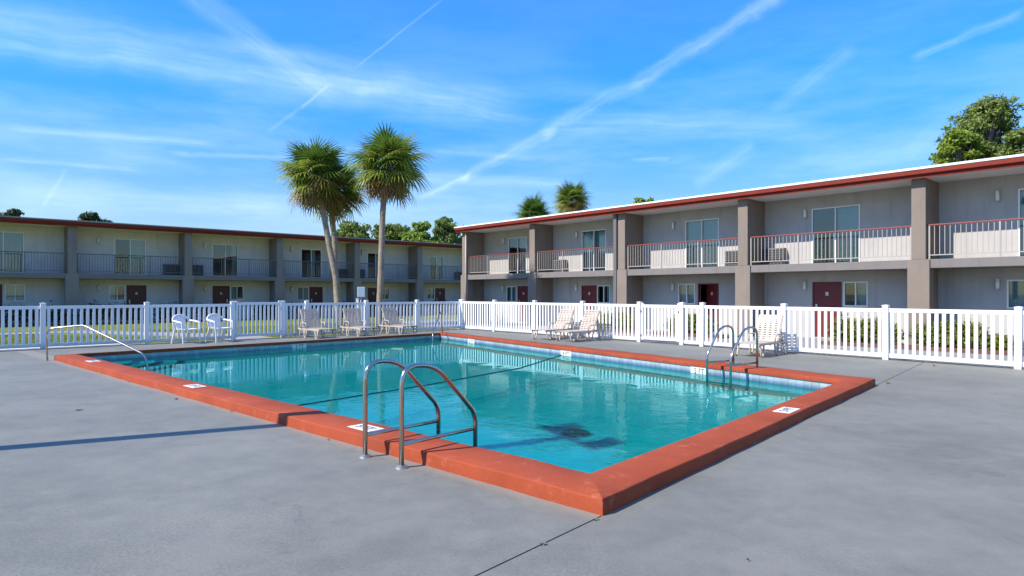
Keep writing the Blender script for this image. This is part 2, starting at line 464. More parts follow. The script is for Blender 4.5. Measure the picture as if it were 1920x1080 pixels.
def grassmat():
    m = mat('lawn_grass', (.15, .18, .02), .95, spec=.1)
    nt = m.node_tree
    bs = nt.nodes['Principled BSDF']
    P = N(nt, 'ShaderNodeTexCoord').outputs['Object']
    a = N(nt, 'ShaderNodeTexNoise', inp={'Vector': P, 'Scale': .35, 'Detail': 6.0, 'Roughness': .65})
    b = N(nt, 'ShaderNodeTexNoise', inp={'Vector': P, 'Scale': 9.0, 'Detail': 6.0, 'Roughness': .75})
    col = N(nt, 'ShaderNodeMix', data_type='RGBA', inp={0: sm(nt, a.outputs[0], .35, .65), 6: (.125, .165, .012, 1), 7: (.20, .20, .035, 1)}).outputs[2]
    k = N(nt, 'ShaderNodeMapRange', inp={0: b.outputs[0], 1: .3, 2: .7, 3: .75, 4: 1.25}).outputs[0]
    col = N(nt, 'ShaderNodeVectorMath', operation='SCALE', inp={0: col, 'Scale': k}).outputs[0]
    nt.links.new(col, bs.inputs['Base Color'])
    bb = N(nt, 'ShaderNodeBump', inp={'Strength': 1.0, 'Distance': .03, 'Height': b.outputs[0]})
    nt.links.new(bb.outputs[0], bs.inputs['Normal'])


grassmat()


# ------------------------------------------------------------------ mesh helpers
class MB:
    def __init__(s):
        s.v = []
        s.f = []

    def box(s, x0, x1, y0, y1, z0, z1):
        i = len(s.v)
        s.v += [(x0, y0, z0), (x1, y0, z0), (x1, y1, z0), (x0, y1, z0), (x0, y0, z1), (x1, y0, z1), (x1, y1, z1), (x0, y1, z1)]
        s.f += [(i, i + 3, i + 2, i + 1), (i + 4, i + 5, i + 6, i + 7), (i, i + 1, i + 5, i + 4), (i + 1, i + 2, i + 6, i + 5),
                (i + 2, i + 3, i + 7, i + 6), (i + 3, i, i + 4, i + 7)]
        return s

    def beam(s, a, b, w, h, up=(0, 0, 1)):
        a, b = Vector(a), Vector(b)
        d = (b - a).normalized()
        u = Vector(up)
        r = d.cross(u)
        if r.length < 1e-4:
            r = d.cross(Vector((1, 0, 0)))
        r.normalize()
        u = r.cross(d)
        i = len(s.v)
        for p in (a, b):
            for sx, sz in ((-1, -1), (1, -1), (1, 1), (-1, 1)):
                q = p + r * sx * w / 2 + u * sz * h / 2
                s.v.append(tuple(q))
        s.f += [(i, i + 1, i + 2, i + 3), (i + 7, i + 6, i + 5, i + 4)]
        for k in range(4):
            s.f.append((i + k, i + 4 + k, i + 4 + (k + 1) % 4, i + (k + 1) % 4))
        return s

    def tube(s, pts, rad, seg=8, caps=True):
        pts = [Vector(p) for p in pts]
        rads = rad if isinstance(rad, (list, tuple)) else [rad] * len(pts)
        rings = []
        prev = None
        for k, p in enumerate(pts):
            if k == 0:
                d = pts[1] - pts[0]
            elif k == len(pts) - 1:
                d = pts[-1] - pts[-2]
            else:
                d = (pts[k + 1] - p).normalized() + (p - pts[k - 1]).normalized()
            d.normalize()
            if prev is None:
                u = Vector((0, 0, 1)) if abs(d.z) < .9 else Vector((1, 0, 0))
                r = d.cross(u).normalized()
            else:
                r = (prev - d * prev.dot(d)).normalized()
            prev = r
            u = d.cross(r)
            i = len(s.v)
            for j in range(seg):
                a = 2 * math.pi * j / seg
                s.v.append(tuple(p + (r * math.cos(a) + u * math.sin(a)) * rads[k]))
            rings.append(i)
        for a, b in zip(rings, rings[1:]):
            for j in range(seg):
                s.f.append((a + j, a + (j + 1) % seg, b + (j + 1) % seg, b + j))
        if caps:
            s.f.append(tuple(rings[0] + j for j in reversed(range(seg))))
            s.f.append(tuple(rings[-1] + j for j in range(seg)))
        return s

    def prism(s, poly, z0, z1):
        n = len(poly)
        i = len(s.v)
        s.v += [(p[0], p[1], z0) for p in poly] + [(p[0], p[1], z1) for p in poly]
        s.f.append(tuple(i + n + k for k in range(n)))
        s.f.append(tuple(i + k for k in reversed(range(n))))
        for k in range(n):
            s.f.append((i + k, i + (k + 1) % n, i + n + (k + 1) % n, i + n + k))
        return s

    def quad(s, *p):
        i = len(s.v)
        s.v += [tuple(q) for q in p]
        s.f.append(tuple(range(i, i + len(p))))
        return s

    def mesh(s, name, m, smooth=False):
        me = bpy.data.meshes.new(name)
        me.from_pydata(s.v, [], s.f)
        me.materials.append(MAT[m])
        if smooth:
            me.shade_smooth()
        me.update()
        return me

    def build(s, name, m, parent=None, smooth=False, bevel=0, loc=None, fix=False):
        me = s.mesh(name, m, smooth)
        if fix:
            bm = bmesh.new()
            bm.from_mesh(me)
            bmesh.ops.recalc_face_normals(bm, faces=bm.faces)
            bm.to_mesh(me)
            bm.free()
        o = link(name, me, parent, loc)
        if bevel:
            bv = o.modifiers.new('bevel', 'BEVEL')
            bv.width = bevel
            bv.segments = 2
            bv.limit_method = 'ANGLE'
        return o


def link(name, me, parent=None, loc=None, rot=None, scale=None):
    o = bpy.data.objects.new(name, me)
    COL.objects.link(o)
    if parent is not None:
        o.parent = parent
    if loc is not None:
        o.location = loc
    if rot is not None:
        o.rotation_euler = rot
    if scale is not None:
        o.scale = (scale,) * 3 if isinstance(scale, (int, float)) else scale
    return o


def tag(o, label=None, cat=None, group=None, kind=None):
    if label:
        o['label'] = label
    if cat:
        o['category'] = cat
    if group:
        o['group'] = group
    if kind:
        o['kind'] = kind
    return o


def thing(name, loc, rz, label, cat, group=None):
    o = bpy.data.objects.new(name, None)
    COL.objects.link(o)
    o.location = loc
    o.rotation_euler = (0, 0, rz)
    o.empty_display_size = .3
    return tag(o, label, cat, group)


KIDS = {}


def copy_tree(o, parent=None):
    c = o.copy()
    COL.objects.link(c)
    c.parent = parent
    for ch in o.children:
        copy_tree(ch, c)
    return c


def v2(p):
    return Vector((p[0], p[1]))


# ------------------------------------------------------------------ plan of the place (metres, camera stands at the origin)
FC = v2((-2.26, 28.31))                       # corner of the fence
DL = v2((-.74498, -.66709))                   # along the left fence, towards the camera
DR = v2((.65522, -.75544))                    # along the right fence, towards the camera
NL = v2((.66709, -.74498))                    # from the left fence to the pool
NR = v2((-.75544, -.65522))                   # from the right fence to the pool
# pool coping: inner and outer corners
IN_N, IN_R, IN_F, IN_L = v2((.64, 5.27)), v2((5.60, 10.86)), v2((-2.66, 23.74)), v2((-10.56, 15.55))
OU_N, OU_R, OU_L = v2((.65, 4.61)), v2((6.26, 11.06)), v2((-10.85, 15.22))


def perp_out(a, b, ref):
    d = (b - a).normalized()
    n = v2((-d.y, d.x))
    if n.dot(ref - a) > 0:
        n = -n
    return n


CEN = (IN_N + IN_R + IN_F + IN_L) / 4


def isect(p, d, q, e):
    den = d.x * e.y - d.y * e.x
    t = ((q.x - p.x) * e.y - (q.y - p.y) * e.x) / den
    return p + d * t


nRF = perp_out(IN_R, IN_F, CEN)
nFL = perp_out(IN_F, IN_L, CEN)
dRF = (IN_F - IN_R).normalized()
dFL = (IN_L - IN_F).normalized()
OU_F = isect(IN_R + nRF * .36, dRF, IN_F + nFL * .40, dFL)
OU_L2 = IN_L + nFL * .40 - dFL * 0.0
ZC = .12
ZW = -.10

# ------------------------------------------------------------------ ground
g = MB()
for gx0, gx1, gy0, gy1 in ((-600, -11.2, -300, 900), (6.6, 600, -300, 900), (-11.2, 6.6, -300, 4.4), (-11.2, 6.6, 24.6, 900)):
    g.quad((gx0, gy0, -.12), (gx1, gy0, -.12), (gx1, gy1, -.12), (gx0, gy1, -.12))
tag(g.build('ground', 'ground_far'), kind='structure')

JD = (OU_R - OU_N).normalized()
j0 = OU_N - JD * 17.0
jF = isect(OU_N, JD, FC, DR)
NRo = -NR
NLo = -NL
cO = isect(FC + NLo * .22, DL, FC + NRo * .22, DR)
jFo = isect(OU_N, JD, FC + NRo * .22, DR)
farL = FC + NLo * .22 + DL * 30
nJ = v2((JD.y, -JD.x))       # to the right of the joint
gp = .007
slabA = [j0 - nJ * gp, OU_N - nJ * gp, OU_N, OU_L, OU_L2, OU_F, OU_R + nRF * 0 - v2((0, 0)), OU_R + JD * .02 - nJ * gp, jFo - nJ * gp, cO, farL, v2((farL.x - 4, j0.y - 6)), v2((j0.x, j0.y - 6))]
slabB = [j0 + nJ * gp, v2((j0.x + 2, j0.y - 6)), v2((26, -14)), FC + NRo * .22 + DR * 40, jFo + nJ * gp]
deck = MB()
# the slabs lie on a dark bed that shows in the joint
def inset(p):
    return p
bed = MB()
bed.prism([jFo, jFo + nJ * .3, j0 + nJ * .3, j0 - nJ * .3, OU_N - nJ * .05 - JD * .02, OU_N, OU_R, OU_R + JD * .02 - nJ * .05, jFo - nJ * .3], -.10, -.035)
dk = thing('pool_deck', (0, 0, 0), 0, None, None)
dk['kind'] = 'structure'
a_ = MB().prism(slabA, -.10, 0)
a_.build('deck_slab', 'deck_paint', dk, fix=True)
MB().prism(slabB, -.10, 0).build('deck_slab', 'deck_paint', dk, fix=True)
bed.build('joint_bed', 'leaf_dead', dk, fix=True)

# lawn beyond the left fence, walk beyond the right fence
lawnpoly = [cO + v2((0, 0)), farL, v2((-60, 5)), v2((-60, 75)), v2((20, 80)), v2((8, 36)), cO + NRo * 1.0]
tag(MB().prism(lawnpoly, -.11, -.045).build('lawn', 'lawn_grass', fix=True), kind='structure')
rw0 = FC + NRo * .225
walk = [rw0 + DR * 40, rw0 - DR * 9, rw0 - DR * 9 + NRo * 9.5, rw0 + DR * 40 + NRo * 9.5]
tag(MB().prism(walk, -.11, -.03).build('walkway', 'walk_grey', fix=True), kind='structure')
# path from the gate over the lawn to the left wing
pg = FC + DL * 8.86 + NLo * .225
px_ = [pg + DL * -.75, pg + DL * .75, pg + DL * .75 + NLo * 2.2, pg + DL * 4.4 + NLo * 9.0, pg + DL * 5.6 + NLo * 9.0 + DL * 8, pg + DL * 5.6 + NLo * 10.3 + DL * 8,
       pg + DL * 3.6 + NLo * 10.3, pg - DL * .75 + NLo * 2.8]
tag(MB().prism(px_, -.10, -.03).build('path', 'walk_grey', fix=True), kind='structure')

# ------------------------------------------------------------------ pool
pool = thing('swimming_pool', (CEN.x, CEN.y, 0), 0, 'large in-ground swimming pool with raised red painted coping and blue waterline tiles', 'swimming pool')
pool_loc = Vector((CEN.x, CEN.y, 0))


def P3(p, z):
    return (p.x - CEN.x, p.y - CEN.y, z)


def pl(p):
    return v2((p.x - CEN.x, p.y - CEN.y))


def cop(name, poly, m, z0=0.0, z1=ZC, bev=.018):
    return MB().prism([pl(p) for p in poly], z0, z1).build(name, m, pool, bevel=bev, fix=True)


def wobble_coping(name, i0, i1, o1, o0, m, z0=-.02, z1=ZC):
    """coping stretch with slightly uneven hand-trowelled edges"""
    n = max(8, int((i1 - i0).length / .22))
    verts, faces = [], []
    w1 = rng.normal(0, 1, n + 1)
    w1 = np.convolve(w1, [.25, .5, .25], 'same')
    w2 = np.convolve(rng.normal(0, 1, n + 1), [.25, .5, .25], 'same')
    for k in range(n + 1):
        t = k / n
        e = 0 if k in (0, n) else 1
        i = i0.lerp(i1, t)
        o = o0.lerp(o1, t)
        d = (o - i).normalized()
        o2 = o + d * float(w1[k]) * .011 * e
        zt = z1 + float(w2[k]) * .005 * e
        r = .022
        prof = [(i, z0 + .065), (i, zt - .010), (i + d * .003, zt - .003), (i + d * .012, zt), (o2 - d * .014, zt), (o2 - d * .004, zt - .004),
                (o2 + d * .001, zt - .016), (o2 + d * .014, z0)]
        verts += [P3(p, z) for p, z in prof]
    q = 8
    for k in range(n):
        for j in range(q - 1):
            a = k * q + j
            faces.append((a, a + 1, a + q + 1, a + q))
        a = k * q
        faces.append((a, a + q, a + q + q - 1, a + q - 1))
    faces.append(tuple(range(q)))
    faces.append(tuple(n * q + j for j in reversed(range(q))))
    mb = MB()
    mb.v, mb.f = verts, faces
    o = mb.build(name, m, pool, fix=True)
    for p in o.data.polygons:
        p.use_smooth = True
    o.data.set_sharp_from_angle(angle=R(50))
    return o


wobble_coping('coping', IN_N, IN_R, OU_R, OU_N, 'coping_red')
wobble_coping('coping', IN_L, IN_N, OU_N, OU_L, 'coping_red')
wobble_coping('coping', IN_R, IN_F, OU_F, OU_R, 'coping_red')
# far left side: red only on the nosing, deck paint on top
c4 = wobble_coping('coping', IN_F + nFL * .03, IN_L + nFL * .03, OU_L2, OU_F, 'deck_paint')
c4['label'] = 'coping painted grey like the deck'
MB().beam(P3(IN_F + nFL * .015, .078), P3(IN_L + nFL * .015, .078), .03, .083).build('nosing', 'coping_red', pool, bevel=.006)

# basin
FL_N, FL_R, FL_F, FL_L = -1.75, -1.75, -1.15, -1.05
b = MB()
cs = [IN_N, IN_R, IN_F, IN_L]
zs = [FL_N, FL_R, FL_F, FL_L]
outw = [perp_out(cs[k], cs[(k + 1) % 4], CEN) for k in range(4)]
lw = [isect(cs[k] + outw[k - 1] * .035, (cs[k] - cs[k - 1]), cs[k] + outw[k] * .035, (cs[(k + 1) % 4] - cs[k])) for k in range(4)]
i = 0
nx_, ny_ = 24, 24
for u in range(nx_ + 1):
    for v in range(ny_ + 1):
        a, c = u / nx_, v / ny_
        top = lw[3].lerp(lw[0], a)
        bot = lw[2].lerp(lw[1], a)
        p = top.lerp(bot, c)
        t = (a - .30) / .35
        t = max(0, min(1, t))
        b.v.append(P3(p, -1.08 + (-.75) * t))
for u in range(nx_):
    for v in range(ny_):
        a = u * (ny_ + 1) + v
        b.f.append((a, a + ny_ + 1, a + ny_ + 2, a + 1))
for k in range(4):
    p, q = lw[k], lw[(k + 1) % 4]
    b.quad(P3(p, .03), P3(q, .03), P3(q, -2.0), P3(p, -2.0))
basin = b.build('basin', 'plaster_pool', pool)
basin.cycles.is_caustics_receiver = True
# outer skin of the basin so that it has a thickness
sk = MB()
for k in range(4):
    p, q = lw[k] + (lw[k] - CEN).normalized() * .22, lw[(k + 1) % 4] + (lw[(k + 1) % 4] - CEN).normalized() * .22
    sk.quad(P3(p, -.12), P3(q, -.12), P3(q, -2.2), P3(p, -2.2))
sk.build('basin_shell', 'grout', pool)

# waterline tiles, each one a piece
tile_me = MB().box(-.073, .073, -.006, .006, -.075, .075).mesh('tile', 'tile_blue')
tile_sz = .152


def tile_row(a, b, n_in):
    L = (b - a).length
    d = (b - a).normalized()
    cnt = int(L // tile_sz)
    pitch = L / cnt
    ang = math.atan2(d.y, d.x)
    for k in range(cnt):
        p = a + d * (k + .5) * pitch
        p = p + n_in * .004
        o = link('tile', tile_me, pool, P3(p, -.052 + random.uniform(-.001, .001)), (0, 0, ang))
        o.scale = (pitch / tile_sz, 1, 1)
        if abs(n_in.dot(outw[0])) >= 0:
            pass


inw = [-o for o in outw]
inset_ = [lw[k] for k in range(4)]
for k in range(4):
    a, c = inset_[k], inset_[(k + 1) % 4]
    if k in (1, 2):
        tile_row(a, c, inw[k])
    else:
        m_ = MB()
        L = (c - a).length
        d = (c - a).normalized()
        cnt = int(L // tile_sz)
        for q in range(cnt):
            p0 = a + d * (q * L / cnt + .004)
            p1 = a + d * ((q + 1) * L / cnt - .004)
            m_.beam(P3(p0 + inw[k] * .004, -.052), P3(p1 + inw[k] * .004, -.052), .012, .15)
        o = m_.build('tile', 'tile_blue', pool)
        o['kind'] = 'stuff'
# pale mortar lip above the tiles
for k in (1, 2):
    a, c = inset_[k], inset_[(k + 1) % 4]
    MB().beam(P3(a + inw[k] * .006, .036), P3(c + inw[k] * .006, .036), .014, .018).build('mortar_lip', 'grout', pool)

# steps in the left corner
dA = (lw[0] - lw[3]).normalized()
dB = (lw[2] - lw[3]).normalized()
for r_, z_, z0_ in ((.95, -.30, -1.2), (1.35, -.56, -1.2), (1.75, -.82, -1.2)):
    pts = [lw[3]]
    for q in range(17):
        t = q / 16
        d = (dA * math.cos(t * math.pi / 2) + dB * math.sin(t * math.pi / 2)) * 1.0
        pts.append(lw[3] + d * r_ * 1.25)
    st = MB().prism([pl(p) for p in pts], z0_, z_).build('step', 'plaster_pool', pool, fix=True)
    st.cycles.is_caustics_receiver = True
    arc = [P3(p, z_ + .012) for p in pts[1:]]
    e = MB().tube(arc, .025, 6).build('step_edge', 'step_edge', st, smooth=True)

# drain
dr = MB().tube([(0, 0, 0), (0, 0, .03)], .22, 20)
dr.build('drain', 'drain', pool, loc=(.95 - CEN.x, 9.6 - CEN.y, -1.80))


# depth markers
def text_mesh(s, size, name='lettering'):
    cu = bpy.data.curves.new('t', 'FONT')
    cu.body = s
    cu.size = size
    cu.align_x = 'CENTER'
    cu.align_y = 'CENTER'
    cu.extrude = .0015
    o = bpy.data.objects.new('t', cu)
    COL.objects.link(o)
    bpy.context.view_layer.update()
    me = bpy.data.meshes.new_from_object(o.evaluated_get(bpy.context.evaluated_depsgraph_get()))
    bpy.data.objects.remove(o)
    me.name = name
    me.materials.clear()
    me.materials.append(MAT['black_paint'])
    return me


def flat_marker(p, along, txt, up_sign=1):
    ang = math.atan2(along.y, along.x)
    o = MB().box(-.20, .20, -.105, .105, -.003, .003).build('depth_marker', 'marker_white', pool, loc=P3(p, ZC + .0035))
    o.rotation_euler = (0, 0, ang)
    t = link('lettering', text_mesh(txt, .15), o, (0, -.005, .0045))
    return o


dNL = (IN_N - IN_L).normalized()
dNR = (IN_R - IN_N).normalized()
for p, tx in ((( -9.05, 13.86), '3 FT'), ((-5.02, 10.16), '3 FT'), ((-1.60, 7.02), '5 FT')):
    # read from the deck side, set along the coping
    flat_marker(v2(p), dNL, tx)
flat_marker(v2((3.46, 8.08)), dNR, '5 FT')


def wall_marker(p, d, nin, txt):
    """set of three upright white tiles in the waterline band"""
    ang = math.atan2(d.y, d.x)
    o = MB().box(-.23, .23, -.010, .010, -.078, .09).build('depth_marker', 'marker_white', pool, loc=P3(p + nin * .008, -.05))
    o.rotation_euler = (0, 0, ang)
    t = link('lettering', text_mesh(txt, .15), o, (0, -.0115, 0), (R(90), 0, 0))
    return o


def on_edge(k, px):
    a, c = lw[k], lw[(k + 1) % 4]
    kk = (px - 960) / F
    d = c - a
    s_ = (kk * a.y - a.x) / (d.x - kk * d.y)
    return a + d * s_


for k, px, tx in ((2, 561, '3 FT'), (1, 884, '3 FT'), (1, 1062, '4 FT'), (1, 1312, '5 FT')):
    d = (lw[k] - lw[(k + 1) % 4]).normalized() if k == 1 else (lw[2] - lw[3]).normalized()
    wall_marker(on_edge(k, px), d, inw[k], tx)

# water
gw, gh = 260, 200
uu, vv = np.meshgrid(np.linspace(0, 1, gw + 1), np.linspace(0, 1, gh + 1), indexing='ij')
c0, c1, c2, c3 = [np.array(lw[k] + outw[k] * 0) for k in (3, 0, 1, 2)]
top = c0[None, None] * (1 - uu)[..., None] + c1[None, None] * uu[..., None]
bot = c3[None, None] * (1 - uu)[..., None] + c2[None, None] * uu[..., None]
xy = top * (1 - vv)[..., None] + bot * vv[..., None]
X, Y = xy[..., 0], xy[..., 1]
H = np.zeros_like(X)
for q in range(46):
    lam = float(np.exp(rng.uniform(math.log(.16), math.log(1.1))))
    th = rng.uniform(0, 2 * math.pi)
    ph = rng.uniform(0, 2 * math.pi)
    H += .00009 * (lam / .4) ** 1.1 * np.sin(2 * math.pi / lam * (X * math.cos(th) + Y * math.sin(th)) + ph)
# livelier towards the camera end of the pool
k_ = np.clip((13.5 - Y) / 7.0, 0, 1)
H *= .30 + .70 * k_
wv = np.stack([X, Y, ZW + H], -1).reshape(-1, 3)
idx = np.arange((gw + 1) * (gh + 1)).reshape(gw + 1, gh + 1)
fa = np.stack([idx[:-1, :-1], idx[1:, :-1], idx[1:, 1:], idx[:-1, 1:]], -1).reshape(-1, 4)
wm = bpy.data.meshes.new('water')
wm.from_pydata(wv.tolist(), [], fa.tolist())
wm.materials.append(MAT['pool_water'])
wm.shade_smooth()
water = link('water', wm)
water['kind'] = 'structure'
water.cycles.is_caustics_caster = True
sun.cycles.is_caustics_light = True
# divider rope
rp = [(-3.62, 9.12), (-3.21, 9.66), (-2.26, 10.9), (-1.42, 12.0), (.2, 14.5), (1.24, 17.25)]
rp[-1] = tuple(on_edge(1, 1054))
tag(MB().tube([(x, y, ZW + .006) for x, y in rp], .011, 6).build('divider_rope', 'rope', smooth=True),
    'thin dark rope stretched across the pool water between its long sides', 'rope')


# ------------------------------------------------------------------ ladders and hand rails
def bent(pts, n=6):
    """polyline with rounded corners: list of (x,y,z,r)"""
    out = []
    for k, p in enumerate(pts):
        q = Vector(p[:3])
        r = p[3] if len(p) > 3 else 0
        if r == 0 or k in (0, len(pts) - 1):
            out.append(q)
            continue
        a, c = Vector(pts[k - 1][:3]), Vector(pts[k + 1][:3])
        da, dc = (a - q), (c - q)
        r1 = min(r, da.length * .49, dc.length * .49)
        s0, s1 = q + da.normalized() * r1, q + dc.normalized() * r1
        for j in range(n + 1):
            t = j / n
            out.append(s0 * (1 - t) ** 2 + q * 2 * t * (1 - t) + s1 * t * t)
    return out


def ladder(loc, rz, label, zbase, wleg=.94, zleg=-1.05, treads=3, height=.93, sp=.57):
    """local y runs from the deck over the edge into the pool"""
    t = thing('pool_ladder', loc, rz, label, 'pool ladder', 'steel pool ladders')
    for sx in (0, 1):
        x = sx * sp
        path = bent([(x, 0, zbase), (x, 0, height, .20), (x, .40, height - .02, .18), (x, wleg - .03, .40, .12), (x, wleg, .30, .03), (x, wleg, zleg)], 7)
        MB().tube(path, .0235, 12).build('rail', 'steel', t, smooth=True)
        MB().tube([(x, 0, .215), (x, wleg, .215)], .019, 10).build('cross_bar', 'steel', t, smooth=True)
        MB().tube([(x, 0, zbase), (x, 0, zbase + .012), (x, 0, zbase + .028)], [.062, .058, .030], 18).build('escutcheon', 'steel_base', t, smooth=False)
    for q in range(treads):
        z = -.22 - q * .28
        MB().box(.02, sp - .02, wleg - .05, wleg + .05, z - .012, z + .012).build('tread', 'steel', t, bevel=.005)
    return t


# near ladder: local x along the coping, local y into the pool
dirN = v2((.675, .737)).normalized()
ladder((-1.43, 6.25, 0), math.atan2(dirN.y, dirN.x) - math.pi / 2,
       'large stainless steel ladder in the foreground straddling the red coping', 0.0)
# far right ladder
din = -nRF
b0 = v2((4.86, 12.72))
ladder((b0.x, b0.y, 0), math.atan2(din.y, din.x) - math.pi / 2 ,
       'stainless steel ladder on the right side of the pool near the single lounge chair', .10, wleg=.80)
# its second rail must lie farther along the edge: check orientation in plan (x axis of the ladder)


def handrail(label, pts, r=.021):
    t = thing('handrail', (pts[0][0], pts[0][1], 0), 0, label, 'handrail')
    pp = [(p[0] - pts[0][0], p[1] - pts[0][1], *p[2:]) for p in pts]
    MB().tube(bent(pp, 7), r, 10).build('rail', 'steel', t, smooth=True)
    return t


# left corner rail over the steps (deck -> level top -> slope into the water)
h0 = v2((-10.95, 15.12))
handrail('bent steel handrail at the left corner of the pool leading down the steps',
         [(h0.x, h0.y, 0), (h0.x - .05, h0.y + .03, .66, .12), (h0.x + .05, h0.y + .02, .76, .08), (-10.15, 15.2, .83, .07), (-8.45, 14.75, .18, .12), (-8.35, 14.72, -.15, .05), (-8.35, 14.72, -.6)])
fr0 = v2((-2.62, 24.15))
handrail('dark steel handrail at the far corner of the pool seen edge on',
         [(fr0.x, fr0.y, .10), (fr0.x - .02, fr0.y - .05, .62, .1), (fr0.x - .03, fr0.y - .15, .90, .06), (fr0.x - .06, fr0.y - .4, .82, .1), (-2.78, 22.75, .25, .15), (-2.80, 22.60, .05, .1), (-2.80, 22.6, -.7)], .024)

# ------------------------------------------------------------------ white vinyl fence
RT, RB = 1.225, .05
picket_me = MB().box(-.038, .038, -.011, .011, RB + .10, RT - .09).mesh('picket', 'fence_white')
post_me = None


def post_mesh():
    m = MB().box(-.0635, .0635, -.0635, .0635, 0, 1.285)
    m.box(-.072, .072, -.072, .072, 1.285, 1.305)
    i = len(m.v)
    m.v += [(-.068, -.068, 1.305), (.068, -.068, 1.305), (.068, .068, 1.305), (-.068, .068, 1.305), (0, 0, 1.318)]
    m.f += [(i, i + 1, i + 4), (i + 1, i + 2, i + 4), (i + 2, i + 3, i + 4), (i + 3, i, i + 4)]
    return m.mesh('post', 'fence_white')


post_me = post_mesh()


def fence(label, origin, direc, posts, gates, flip):
    """origin/direction in plan; posts = distances of the posts; local x = distance along the fence"""
    ang = math.atan2(direc.y, direc.x)
    t = thing('picket_fence', (origin.x, origin.y, 0), ang, label, 'fence')
    for p in posts:
        link('post', post_me, t, (p, 0, 0), (R(random.uniform(-.5, .5)), R(random.uniform(-.5, .5)), 0))
    for a, c in zip(posts, posts[1:]):
        if any(abs(a - g0) < .2 and abs(c - g1) < .2 for g0, g1 in gates):
            continue
        x0, x1 = a + .062, c - .062
        MB().box(x0, x1, -.024, .024, RT - .09, RT).build('top_rail', 'fence_white', t, bevel=.004)
        MB().box(x0, x1, -.024, .024, RB, RB + .10).build('bottom_rail', 'fence_white', t, bevel=.004)
        n = max(1, round((x1 - x0) / .148) - 0)
        n = max(3, int(round((x1 - x0 - .074) / .150)))
        gap = (x1 - x0) / (n + .0)
        for k in range(n):
            o = link('picket', picket_me, t, (x0 + gap * (k + .5) + random.uniform(-.003, .003), random.uniform(-.001, .001), 0), (0, R(random.uniform(-.35, .35)), 0))
    return t


def gate(label, origin, direc, g0, g1, top):
    ang = math.atan2(direc.y, direc.x)
    p = origin + direc * g0
    t = thing('gate', (p.x, p.y, 0), ang, label, 'gate', 'white gates in the pool fence')
    L = g1 - g0
    x0, x1 = .085, L - .085
    for x in (x0, x1 - .075):
        MB().box(x, x + .075, -.028, .028, .08, top + .03).build('stile', 'fence_white', t, bevel=.004)
        MB().box(x - .008, x + .083, -.034, .034, top + .03, top + .05).build('cap', 'fence_white', t, bevel=.004)
    MB().box(x0 + .075, x1 - .075, -.022, .022, top - .09, top).build('top_rail', 'fence_white', t, bevel=.004)
    MB().box(x0 + .075, x1 - .075, -.022, .022, .10, .19).build('bottom_rail', 'fence_white', t, bevel=.004)
    n = max(4, int(round((x1 - x0 - .15) / .135)))
    w = (x1 - x0 - .15) / n
    pm = MB().box(-.033, .033, -.010, .010, .19, top - .09).mesh('picket', 'fence_white')
    for k in range(n):
        link('picket', pm, t, (x0 + .075 + w * (k + .5), 0, 0))
    for z in (.22, top - .22):
        MB().box(-.075, .10, -.042, -.022, z - .03, z + .03).build('hinge', 'hinge_black', t)
    MB().box(x1 - .03, x1 + .03, -.05, -.02, top - .26, top - .18).build('latch', 'hinge_black', t)
    return t


postsL = [0.0, 2.30, 4.67, 7.09, 7.98, 9.71, 12.32, 14.96, 17.5, 20.0, 22.5, 25]
postsR = [2.34, 4.78, 7.28, 9.80, 11.42, 12.12, 14.62, 17.13, 19.66, 22.1, 24.6]
fence('white vinyl picket fence on the left, in shade, running before the lawn', FC, DL, postsL, [(7.98, 9.71)], 1)
fence('white vinyl picket fence on the right, sunlit, running past the long wing', FC, DR, [0.13] + postsR, [(9.80, 11.42)], 1)
gate('white picket gate in the left fence beside the two white armchairs', FC, DL, 7.98, 9.71, 1.27)
gate('white picket gate in the right fence between the pair of loungers and the ladder', FC, DR, 9.80, 11.42, 1.22)


# ------------------------------------------------------------------ buildings
ZS0, ZS1 = 2.35, 2.62         # balcony slab
ZSOF, ZR = 5.10, 5.39
REC = 1.33                    # depth of the balcony recess
DEP = 9.0


def wall_open(mb, x0, x1, z0, z1, y0, y1, ops):
    """wall boxes around openings (ox0, ox1, oz0, oz1), sorted by x"""
    x = x0
    for (a, c, e, f) in sorted(ops):
        if a > x:
            mb.box(x, a, y0, y1, z0, z1)
        if e > z0 + .001:
            mb.box(a, c, y0, y1, z0, e)
        if f < z1 - .001:
            mb.box(a, c, y0, y1, f, z1)
        x = c
    if x < x1:
        mb.box(x, x1, y0, y1, z0, z1)


def curtain(parent, x0, x1, z0, z1, y, m, gathered=1.0, name='curtain'):
    mb = MB()
    n = max(10, int((x1 - x0) / .025))
    for k in range(n + 1):
        t = k / n
        x = x0 + (x1 - x0) * t
        yy = y + .018 * math.sin(t * (x1 - x0) / .085 * 2 * math.pi / gathered + math.sin(t * 9) * 1.0)
        mb.v += [(x, yy, z0), (x, yy, z1)]
    for k in range(n):
        mb.f.append((2 * k, 2 * k + 2, 2 * k + 3, 2 * k + 1))
    return mb.build(name, m, parent, smooth=True)


